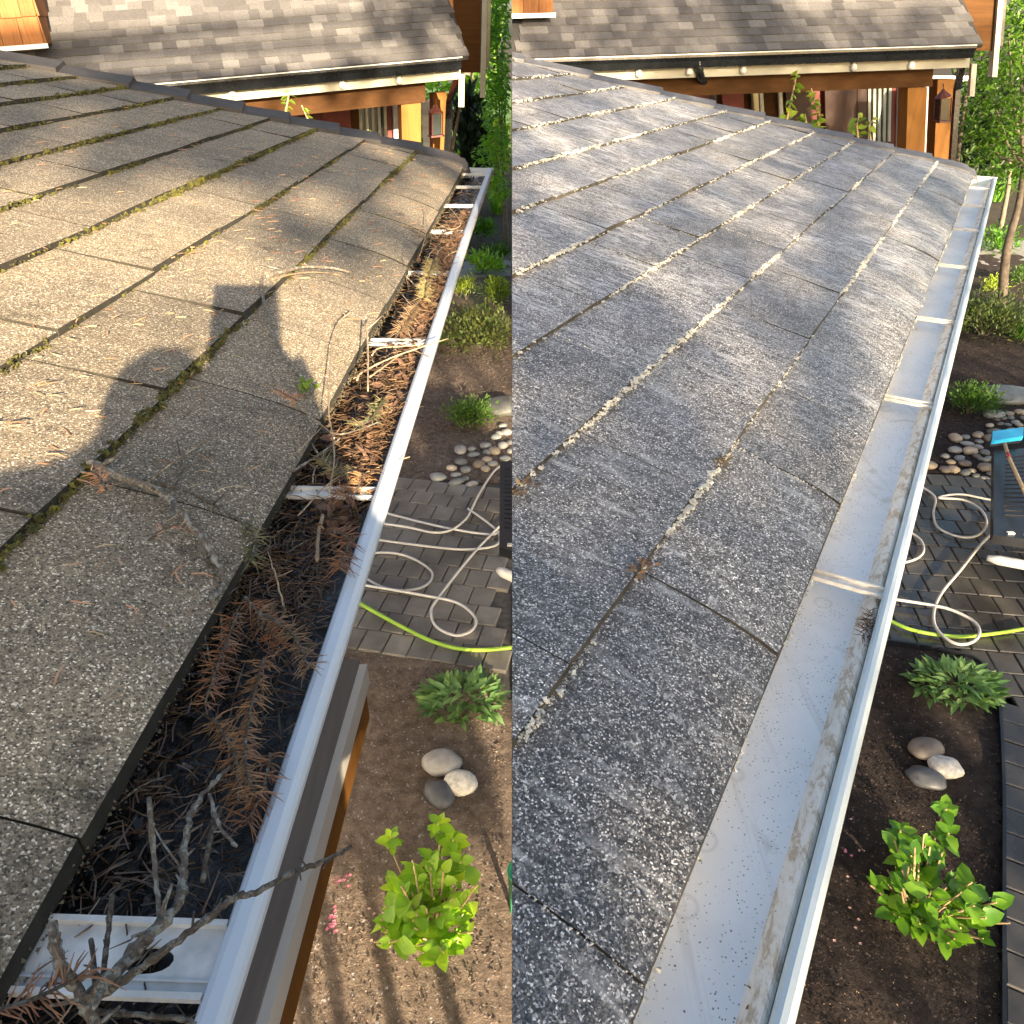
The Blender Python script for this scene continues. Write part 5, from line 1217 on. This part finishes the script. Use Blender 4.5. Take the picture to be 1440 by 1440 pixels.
    for nm, x0, x1, y0, y1, mt, dj in X['panels']:
        o, iL, iR, z0, z1 = panel(nm, x0, x1, y0, y1, M[mt], .03 + dj)
        if o and nm == 'curtain_window':
            n_ = 4
            for q in range(n_ + 1):
                mm = MB(); mm.box(P(iR + (iL - iR) * q / n_ - .02, wj + .031 + dj, z0), a * .035, f * .03, k * (z1 - z0)); part('frame', mm, M['curtain'], o, side)
        if o and nm == 'white_siding':
            for q in range(9):
                mm = MB(); mm.box(P(iR, wj + .033 + dj, z0 + (z1 - z0) * q / 9), a * (iL - iR), f * .02, k * ((z1 - z0) / 9 * .86)); part('lap_board', mm, M['sidew'], o, side)
        if o and nm == 'door':
            mm = MB().tube([P(iR + .1, wj + .04 + dj, z0 + (z1 - z0) * .1), P(iR + .1, wj + .08 + dj, z0 + (z1 - z0) * .1)], .03, 8); part('door_knob', mm, M['strap'], o, side)
    m = MB(); m.box(P(pi + .1, -3.2, -A.z + .0), a * (Lg - pi), f * 2.6, kz * .02); part('porch_floor', m, M['pathg'], t, side)
    # gable wall further back with cream corner board
    m = MB(); q0 = ony(X['corner'][0], X['corner'][2], yR + 1.2); q1 = ony(X['corner'][0] - 75, X['corner'][2], yR + 1.2); zc = ony(X['corner'][0], X['corner'][2], yR + 1.2).z
    m.box(V((q1.x, yR + 1.2, zc + .25)), V((q0.x - q1.x, 0, 0)), V((0, 2, 0)), k * 3); part('gable_wall', m, M['cedarb'], t, side)
    m = MB(); q2 = ony(X['corner'][1], X['corner'][2], yR + 1.2); m.box(V((q0.x, yR + 1.15, zc)), V((q2.x - q0.x, 0, 0)), V((0, .1, 0)), k * 3.3); part('corner_board', m, M['cream'], t, side)
    m = MB(); m.box(V((q2.x + .003, yR + 1.16, zc)) + k * .3, V((.035, 0, 0)), V((0, .1, 0)), k * 3.0); part('corner_dark_strip', m, M['blackm'], t, side)  # narrow black strip beside the cream corner board
    m = MB(); s0 = ony(X['stub'][0], X['stub'][3], yR + .1); s1 = ony(X['stub'][1], X['stub'][3], yR + .1); s2 = ony(X['stub'][0], X['stub'][2], yR + .1); m.box(V((s0.x, yR + .05, s1.z)), V((s1.x - s0.x, 0, 0)), V((0, .05, 0)), k * (s2.z - s0.z)); part('rake_end_board', m, M['cream'], t, side)
    # cedar shake dormer on the roof
    d0 = X['dorm']
    pl = A + V((0, 0, 0)); fl_ = onpl(d0[0], d0[1], P(0, .03, .02), nn); i_r = (fl_ - A).dot(a)
    base = fl_; hgt = 1.6; dl = X['dl']
    dm = thing('cedar_dormer', X['dlabel'], 'dormer', base)
    m = MB(); m.box(base - kz * .02 + a * .012 + bk * .012, a * dl, bk * 1.4, kz * hgt); part('dormer_core', m, M['deck'], dm, side)
    rowh, colw = .205, .135
    for r_ in range(7):
        i = 0.0
        while i < dl:
            ww = colw * rr(.75, 1.2); mm = MB(); z0 = r_ * rowh + rr(-.004, .004)
            q = base + a * (i + .002) + kz * z0; mm.add([q + f * .022, q + a * (ww - .004) + f * .022, q + a * (ww - .004) + f * .004 + kz * (rowh + .02), q + f * .004 + kz * (rowh + .02), q, q + a * (ww - .004), q + a * (ww - .004) + kz * (rowh + .02), q + kz * (rowh + .02)],
                   [(0, 1, 2, 3), (0, 4, 5, 1), (0, 3, 7, 4), (1, 5, 6, 2)])
            part('shake', mm, M['shake'], dm, side); i += ww
        i = 0.0
        while i < 1.3:
            ww = colw * rr(.75, 1.2); mm = MB(); q = base + bk * (i + .002) + kz * (r_ * rowh); nx = -a
            mm.add([q + nx * .020, q + bk * (ww - .004) + nx * .020, q + bk * (ww - .004) + kz * (rowh + .02) + nx * .004, q + kz * (rowh + .02) + nx * .004, q, q + bk * (ww - .004), q + bk * (ww - .004) + kz * (rowh + .02), q + kz * (rowh + .02)], [(0, 1, 2, 3), (0, 4, 5, 1), (0, 3, 7, 4), (1, 5, 6, 2)])
            part('shake', mm, M['shake'], dm, side); i += ww
    m = MB(); m.box(base + f * .05 - kz * .03 - a * .03, a * dl, f * .02, kz * .035); part('flashing', m, M['white'], dm, side)
    return P, solve
building('L', (645, 79), (212, 117), 8.9, 7.9, 664, 'sunlit porch building with grey shingle roof and cedar posts, left half',
    dict(lean=.05, len=9.5, i0=-.10, vis=4.95, exp=.098, tw=.125, rows=26, gi=.0, bulbs=[(334, 131), (484, 120), (562, 114)], post=(565, 592), beam=(122, 147), rear=(609, 628),
         spout=[((643, 84), .0), ((643, 112), .2), ((632, 142), .6), ((628, 230), .6)], lantern=(613, 140, 192), wallr=560,
         panels=[('door', 452, 492, 148, 230, 'dred', 0), ('door_trim', 493, 504, 145, 230, 'cedarb', .02), ('curtain_window', 505, 540, 144, 200, 'glass', 0), ('red_trim', 542, 550, 144, 220, 'dred', .03), ('white_siding', 552, 566, 143, 220, 'sidew', .04), ('notice_panel', 438, 450, 150, 160, 'curtain', 0)],
         corner=(675, 682, 137), stub=(645, 653, 104, 150), dorm=(63, 62), dl=2.2, dlabel='orange cedar shake dormer at the top left of the sunlit roof'))
building('R', (1362, 62), (745, 82), 8.6, 8.0, 1382, 'shaded porch building with grey shingle roof and cedar posts, right half',
    dict(lean=-.24, len=11, i0=-.12, vis=5.3, exp=.098, tw=.135, rows=26, gi=.0, bulbs=[(905, 104), (974, 101), (1048, 99), (1199, 95), (1278, 93)], post=(1277, 1304), beam=(92, 123), rear=(1318, 1342),
         spout=[((1352, 70), .1), ((1352, 95), .2), ((1346, 125), .5), ((1338, 235), .5)], spout2=[((982, 84), 8.15), ((984, 105), 8.2), ((1003, 135), 8.8), ((1003, 152), 8.9)], lantern=(1326, 118, 172), wallr=1262,
         panels=[('brown_window', 1005, 1100, 122, 230, 'cedarb', -.04), ('dark_pane', 1055, 1066, 128, 160, 'glass', .03), ('dark_pane', 1015, 1045, 130, 170, 'dred', .03), ('pane_frame', 1068, 1073, 122, 165, 'curtain', .03), ('pane_frame', 1095, 1100, 122, 165, 'curtain', .03), ('dark_pane', 1105, 1140, 124, 200, 'dbrown', .0), ('door', 1160, 1205, 124, 230, 'dbrown', .02), ('door_trim', 1206, 1219, 124, 230, 'dbrown', .03),
                 ('curtain_window', 1221, 1250, 124, 200, 'glass', 0), ('red_trim', 1253, 1262, 124, 230, 'dred', .03), ('white_siding', 1262, 1278, 122, 215, 'sidew', .04)],
         corner=(1392, 1399, 108), stub=(1360, 1367, 88, 135), dorm=(775, 19), dl=2.0, dlabel='cedar shake dormer at the top of the shaded roof by the seam'))
# white siding wing seen between the posts
for side, (x0, x1, y0, y1, y) in (('L', (592, 606, 140, 205, 10.6)), ('R', (1303, 1318, 112, 220, 10.4))):
    q0, q1 = ony(x0, y0, y), ony(x1, y1, y); t = thing('siding_wall', 'white lap siding wing between the ' + ('sunlit' if side == 'L' else 'right') + ' porch posts', 'wall', V((q0.x, y, 0))); n_ = 11
    m = MB(); m.box((q0.x, y, 0), (q1.x - q0.x, 0, 0), (0, .1, 0), (0, 0, q0.z)); part('backing', m, M['sidew'], t, side)
    for i in range(n_):
        m = MB(); m.box((q0.x, y - .02, q1.z + (q0.z - q1.z) * i / n_), (q1.x - q0.x, 0, 0), (0, .018, 0), (0, 0, (q0.z - q1.z) / n_ * .85)); part('lap_board', m, M['sidew'], t, side)
# thin leafy shoots between the roof and the porch
def shoot(pxs, y, side, label, seed, n=14, s=.09):
    R_ = random.Random(seed); q = [ony(x, yy, y) for x, yy in pxs]; base = V((q[0].x, y, 0)); t = thing('leafy_shoot', label, 'plant', base)
    part('stem', MB().tube([base] + q, (.012, .004), 5), M['twigcut'], t); me = [leaf_mesh('leaf', s, s * .7, b, M['ygreen']) for b in (.1, .4)]
    c = crom(q, 6)
    for i in range(n):
        p = c[int(i / n * (len(c) - 1))]; a = R_.uniform(0, 6.28); put_leaf(t, me[i % 2], p, V((math.cos(a), math.sin(a), R_.uniform(-.5, .6))), R_.uniform(-1, 1), R_.uniform(.5, 1.1), side)
shoot([(398, 175), (403, 150), (408, 124)], 6.4, 'L', 'thin yellow green shoot with tip against the cream fascia, left half', 71, 16, .07)
shoot([(440, 190), (432, 165), (424, 148)], 6.4, 'L', 'shorter yellow green shoot beside the first, left half', 72, 14, .06)
shoot([(513, 205), (514, 190), (518, 182)], 6.4, 'L', 'tiny yellow shoot tip before the curtained window', 73, 6, .05)
shoot([(1105, 175), (1113, 140), (1122, 98)], 6.4, 'R', 'tallest leafy shoot before the dark porch, right half', 74, 26, .075)
shoot([(1152, 185), (1150, 160), (1141, 124)], 6.4, 'R', 'bushy leafy shoot right of the tallest one', 75, 34, .08)
shoot([(1136, 182), (1134, 172), (1132, 160)], 6.4, 'R', 'low leafy shoot between the two taller ones', 76, 16, .08)
shoot([(1207, 196), (1205, 178), (1208, 160)], 6.4, 'R', 'leafy shoot before the door of the shaded porch', 77, 18, .075)
shoot([(1225, 200), (1222, 178), (1230, 164)], 6.4, 'R', 'small leafy shoot before the curtained window, right half', 78, 10, .07)
shoot([(1250, 212), (1246, 205), (1240, 200)], 6.4, 'R', 'lowest leafy shoot tip by the right porch post', 79, 10, .06)

# ------------------------------------------------------------------ what stands behind the camera: photographer, ladder, unseen foliage shaped for its shade
def roofshadow(px, py): u, v = LR.uv(px, py); return sunview(LR.pt(u, v))
t = thing('photographer', 'person in dark clothes and cap on a ladder holding up a phone', 'person', (-.35, -.75, .9))
rc, Hc = sunview(CAM)
def sp(px, py, d): r, H = roofshadow(px, py); return fromsun(r, H, d)
head = sp(222, 590, .42); bm_ = blob_mb(head, (.055, .07, .078), 3, .03, 1, 1)
sk = bpy.data.meshes.new('body'); neck = head - V((0, 0, .10)); chest = neck + V((.0, -.04, -.26)); hip_ = chest + V((.02, -.05, -.42))
ls, rs_ = sp(60, 690, .5), sp(430, 680, .5)
ls = chest + V((-.16, .0, .08)); rs_ = chest + V((.17, .0, .08))
ph = CAM + V((0, -.045, -.06)); lh = V((0, 0, 0)); rh = ph + V((.07, -.03, -.05))
le = ls + V((-.02, .0, -.26)); lh = ls + V((.0, .06, -.44)); re_ = rs_ + V((.03, .08, -.20))
lk = hip_ + V((-.1, .05, -.42)); rk = hip_ + V((.1, .08, -.40)); lf = hip_ + V((-.11, -.02, -.84)); rf = hip_ + V((.12, -.02, -.84))
pts = [hip_, chest, neck, ls, le, lh, rs_, re_, rh, hip_ + V((-.09, 0, -.06)), lk, lf, hip_ + V((.09, 0, -.06)), rk, rf, lf + V((0, .12, -.03)), rf + V((0, .12, -.03)), head - V((0, 0, .05))]
ed = [(0, 1), (1, 2), (2, 17), (1, 3), (3, 4), (4, 5), (1, 6), (6, 7), (7, 8), (0, 9), (9, 10), (10, 11), (0, 12), (12, 13), (13, 14), (11, 15), (14, 16)]
rad = [.15, .17, .055, .075, .05, .03, .075, .05, .03, .095, .065, .045, .095, .065, .045, .04, .04, .06]
sk.from_pydata([p - V(t.location) for p in pts], ed, []); ob = link('body', sk, M['shirt'], t)
md = ob.modifiers.new('skin', 'SKIN'); 
for i, r_ in enumerate(rad): sk.skin_vertices[0].data[i].radius = (r_, r_)
sk.skin_vertices[0].data[0].use_root = True
ob.modifiers.new('sub', 'SUBSURF').levels = 1
out = [(-150, 668), (20, 645), (110, 628), (150, 590), (200, 575), (262, 566), (294, 528), (300, 500), (400, 500), (408, 552), (452, 606), (520, 632), (585, 650), (620, 740), (560, 960), (430, 1300), (300, 1560), (-300, 1560), (-260, 900)]  # torso slab, outlined in sun view to cast the body shadow
fr_ = [sp(x, y, .46) for x, y in out]; bk_ = [q + HD * .20 for q in fr_]; n = len(out); jm = MB().add(fr_ + bk_, [tuple(range(n)), tuple(range(n, 2 * n))[::-1]] + [(i, i + n, (i + 1) % n + n, (i + 1) % n) for i in range(n)])
jk = part('shadow_jacket', jm, M['shirt'], t); bv = jk.modifiers.new('bevel', 'BEVEL'); bv.width = .03; bv.segments = 3
hd = part('head', bm_, M['skin'], t, None, True)
m = blob_mb(head + V((0, 0, .025)), (.058, .074, .055), 3, .02, 1, 2); m.box(head + V((-.04, .05, .03)), (.08, 0, 0), (0, .05, -.01), (0, 0, .006)); part('cap', m, M['blackp'], t, None, True)
m = blob_mb(head + V((0, .072, -.008)), (.012, .016, .02), 2, 0, 1, 1); part('nose', m, M['skin'], hd, None, True)
for s_ in (-1, 1):
    m = blob_mb(head + V((s_ * .022, .06, .006)), (.012, .008, .008), 2, 0, 1, 1); part('eye', m, M['white'], hd, None, True)
    hnd = MB(); w0 = lh if s_ < 0 else rh
    hnd.tube([w0 + V((0, -.02, -.04)), w0 + V((0, 0, 0)), w0 + V((-s_ * .005, .008, .035))], [.025, .034, .026], 8)
    for q in range(4): hnd.tube([w0 + V((-s_ * .004, .004, -.02 + q * .02)), w0 + V((-s_ * .03, -.03, -.018 + q * .021)), w0 + V((-s_ * .052, -.024, -.016 + q * .02))], [.010, .009, .007], 6)
    hnd.tube([w0 + V((0, -.005, -.03)), w0 + V((-s_ * .025, -.018, .01)), w0 + V((-s_ * .04, -.02, .03))], [.011, .010, .008], 6)
    part('hand', hnd, M['skin'], t, None, True)
vd = V((0, CT, -ST)); ud = V((0, ST, CT)); m = MB(); o = CAM - vd * .014 + V((-.052, 0, 0)) + ud * .018 - ud * .155
m.box(o, V((.11, 0, 0)), ud * .155, -vd * .012); single('phone', m, M['blackp'], 'black phone held up by the photographer', 'phone')
t = thing('stepladder', 'aluminium stepladder standing on the bed under the photographer', 'ladder', (-.3, -.7, 0))
fz = rf.z - .06
g1 = [onz(x, 1440, 0) for x in (432, 478, 555, 640)]
tops = []
for i, q in enumerate(g1):
    H_ = sunview(q)[1]; d_ = 1.0 if i % 2 else .75
    # a point above the ground near the camera that shades q, then a straight rail through it
    r = sunview(q)[0]; hi = fromsun(r, H_ + 1.0, 1.7); lo_ = V((fromsun(r, 0, 2.3).x, fromsun(r, 0, 2.3).y, 0)); tp = lo_.lerp(hi, 1.5)
    tops.append((lo_, tp))
    part('rail', MB().tube([lo_, tp], .032, 6), M['alu'], t)
for k_ in range(6):
    f_ = .12 + .15 * k_; a_, b_ = tops[0][0].lerp(tops[0][1], f_), tops[3][0].lerp(tops[3][1], f_); part('step', MB().tube([a_, b_], .022, 6), M['alu'], t)

NLEAF = 400
def unseen_shade_foliage(label, cells, trunk, n, seed, base_r=.16, L=.26):
    R_ = random.Random(seed); t = thing('unseen_shade_foliage', label, 'tree', V((trunk[0], trunk[1], 0)))
    top = V((trunk[0], trunk[1], trunk[2])); part('trunk', MB().tube([V((trunk[0], trunk[1], 0)), top], (.3, .1), 8), M['bark'], t)
    m = MB(); br = MB()
    for (r0, r1, h0, h1, dens, d0) in cells:
        hv = lambda h_, r_: h_(r_) if callable(h_) else h_
        area = (r1 - r0) * (hv(h1, r1) - hv(h0, r1))
        for _ in range(int(n * dens * max(.3, area))):
            r = R_.uniform(r0, r1); a0 = h0(r) if callable(h0) else h0; a1 = h1(r) if callable(h1) else h1
            H = R_.uniform(a0, a1); p = fromsun(r, H, d0 + R_.uniform(-.7, .7))
            if p.z < .2: continue
            if p.y > -1.2: continue
            d = V((R_.uniform(-1, 1), R_.uniform(-1, 1), R_.uniform(-1, 1))).normalized(); s_ = SUN + d * .8
            m.leaf(p - d * L / 2, d.cross(SUN).normalized() if d.cross(SUN).length > .1 else d, s_.normalized(), L * R_.uniform(.7, 1.2), L * .75)
        c = fromsun((r0 + r1) / 2, (hv(h0, 0) + hv(h1, (r0 + r1) / 2)) / 2, d0)
        if c.y < -1.5: br.tube([top, top.lerp(c, .5), c], (.12, .03), 5)
    if trunk[2] > 2: part('limbs', br, M['bark'], t)
    part('crown', m, M['dark'], t, kind='stuff')
SH = True
if SH:
    q = fromsun(3.2, 0, 14)
    unseen_shade_foliage('added airy fir tree behind the ladder with one long limb shading the clean roof', [(.04, .95, 2.2, lambda r: 2.76 + 1.0 * r, 1.5, 11), (.95, 2.75, -.1, 4.25, 1, 14)], (q.x, q.y, 8), NLEAF, 81, L=.09)  # unseen tree added to keep the sun off the near right roof
    q = fromsun(5.0, 0, 15.5)
    unseen_shade_foliage('added tall airy fir tree shading the clean roof house from behind', [(2.75, 5.4, -.1, 5.7, 1, 15), (3.8, 7.1, 3.95, 5.0, 1.6, 15.3)], (q.x, q.y, 10.5), NLEAF, 82, L=.09)  # added out of view to filter sun from the right roof and porch
    q = fromsun(7.5, 0, 16)
    unseen_shade_foliage('added wide airy fir tree furthest right behind the camera, filtering the sun', [(5.3, 10.5, -.1, 5.4, 1, 16)], (q.x, q.y, 10), NLEAF, 83, L=.09)  # another added crown out of sight, dimming the sun at far right
    def gcell(x0, y0, x1, y1, d=6):
        c_ = [sunview(onz(x, y, 0)) for x, y in ((x0, (y0 + y1) / 2), (x1, (y0 + y1) / 2), ((x0 + x1) / 2, y0), ((x0 + x1) / 2, y1))]
        return (c_[0][0], c_[1][0], c_[3][1], c_[2][1], 5, d)
    q = fromsun(.6, 0, 7)
    unseen_shade_foliage('added low dense shrub behind the ladder shading the left paving', [gcell(480, 690, 662, 900), gcell(430, 900, 640, 1010), gcell(430, 1010, 600, 1120), gcell(560, 640, 700, 690), gcell(600, 560, 660, 640), gcell(690, 740, 716, 900), gcell(622, 1000, 650, 1090)], (q.x, q.y, 1.2), 200, 85, L=.13)  # invented shrub, leaf cells laid out to shade the left ground
    def dapple(px, py, w_, h_, y=None):
        if y is None: r, H = roofshadow(px, py)
        else: r, H = sunview(ony(px, py, y))
        return (r - w_, r + w_, H - h_, H + h_, 1, 12)
    q = fromsun(-3.4, 0, 12)
    unseen_shade_foliage('tall thin fir tree casting broken shade across the sunlit roof', [dapple(470, 270, .16, .045), dapple(340, 205, .25, .03), dapple(130, 190, .5, .02), dapple(570, 208, .2, .045), dapple(200, 160, .5, .02), dapple(330, 160, .25, .04), dapple(450, 190, .2, .03),
        dapple(620, 60, .5, .35, 9.2), dapple(540, 20, .35, .2, 9.2), dapple(620, 10, .4, .3, 9.4), dapple(430, 133, 1.6, .13, 8.7), dapple(480, 160, .5, .1, 10)], (q.x, q.y, 9), 60, 84, L=.2)
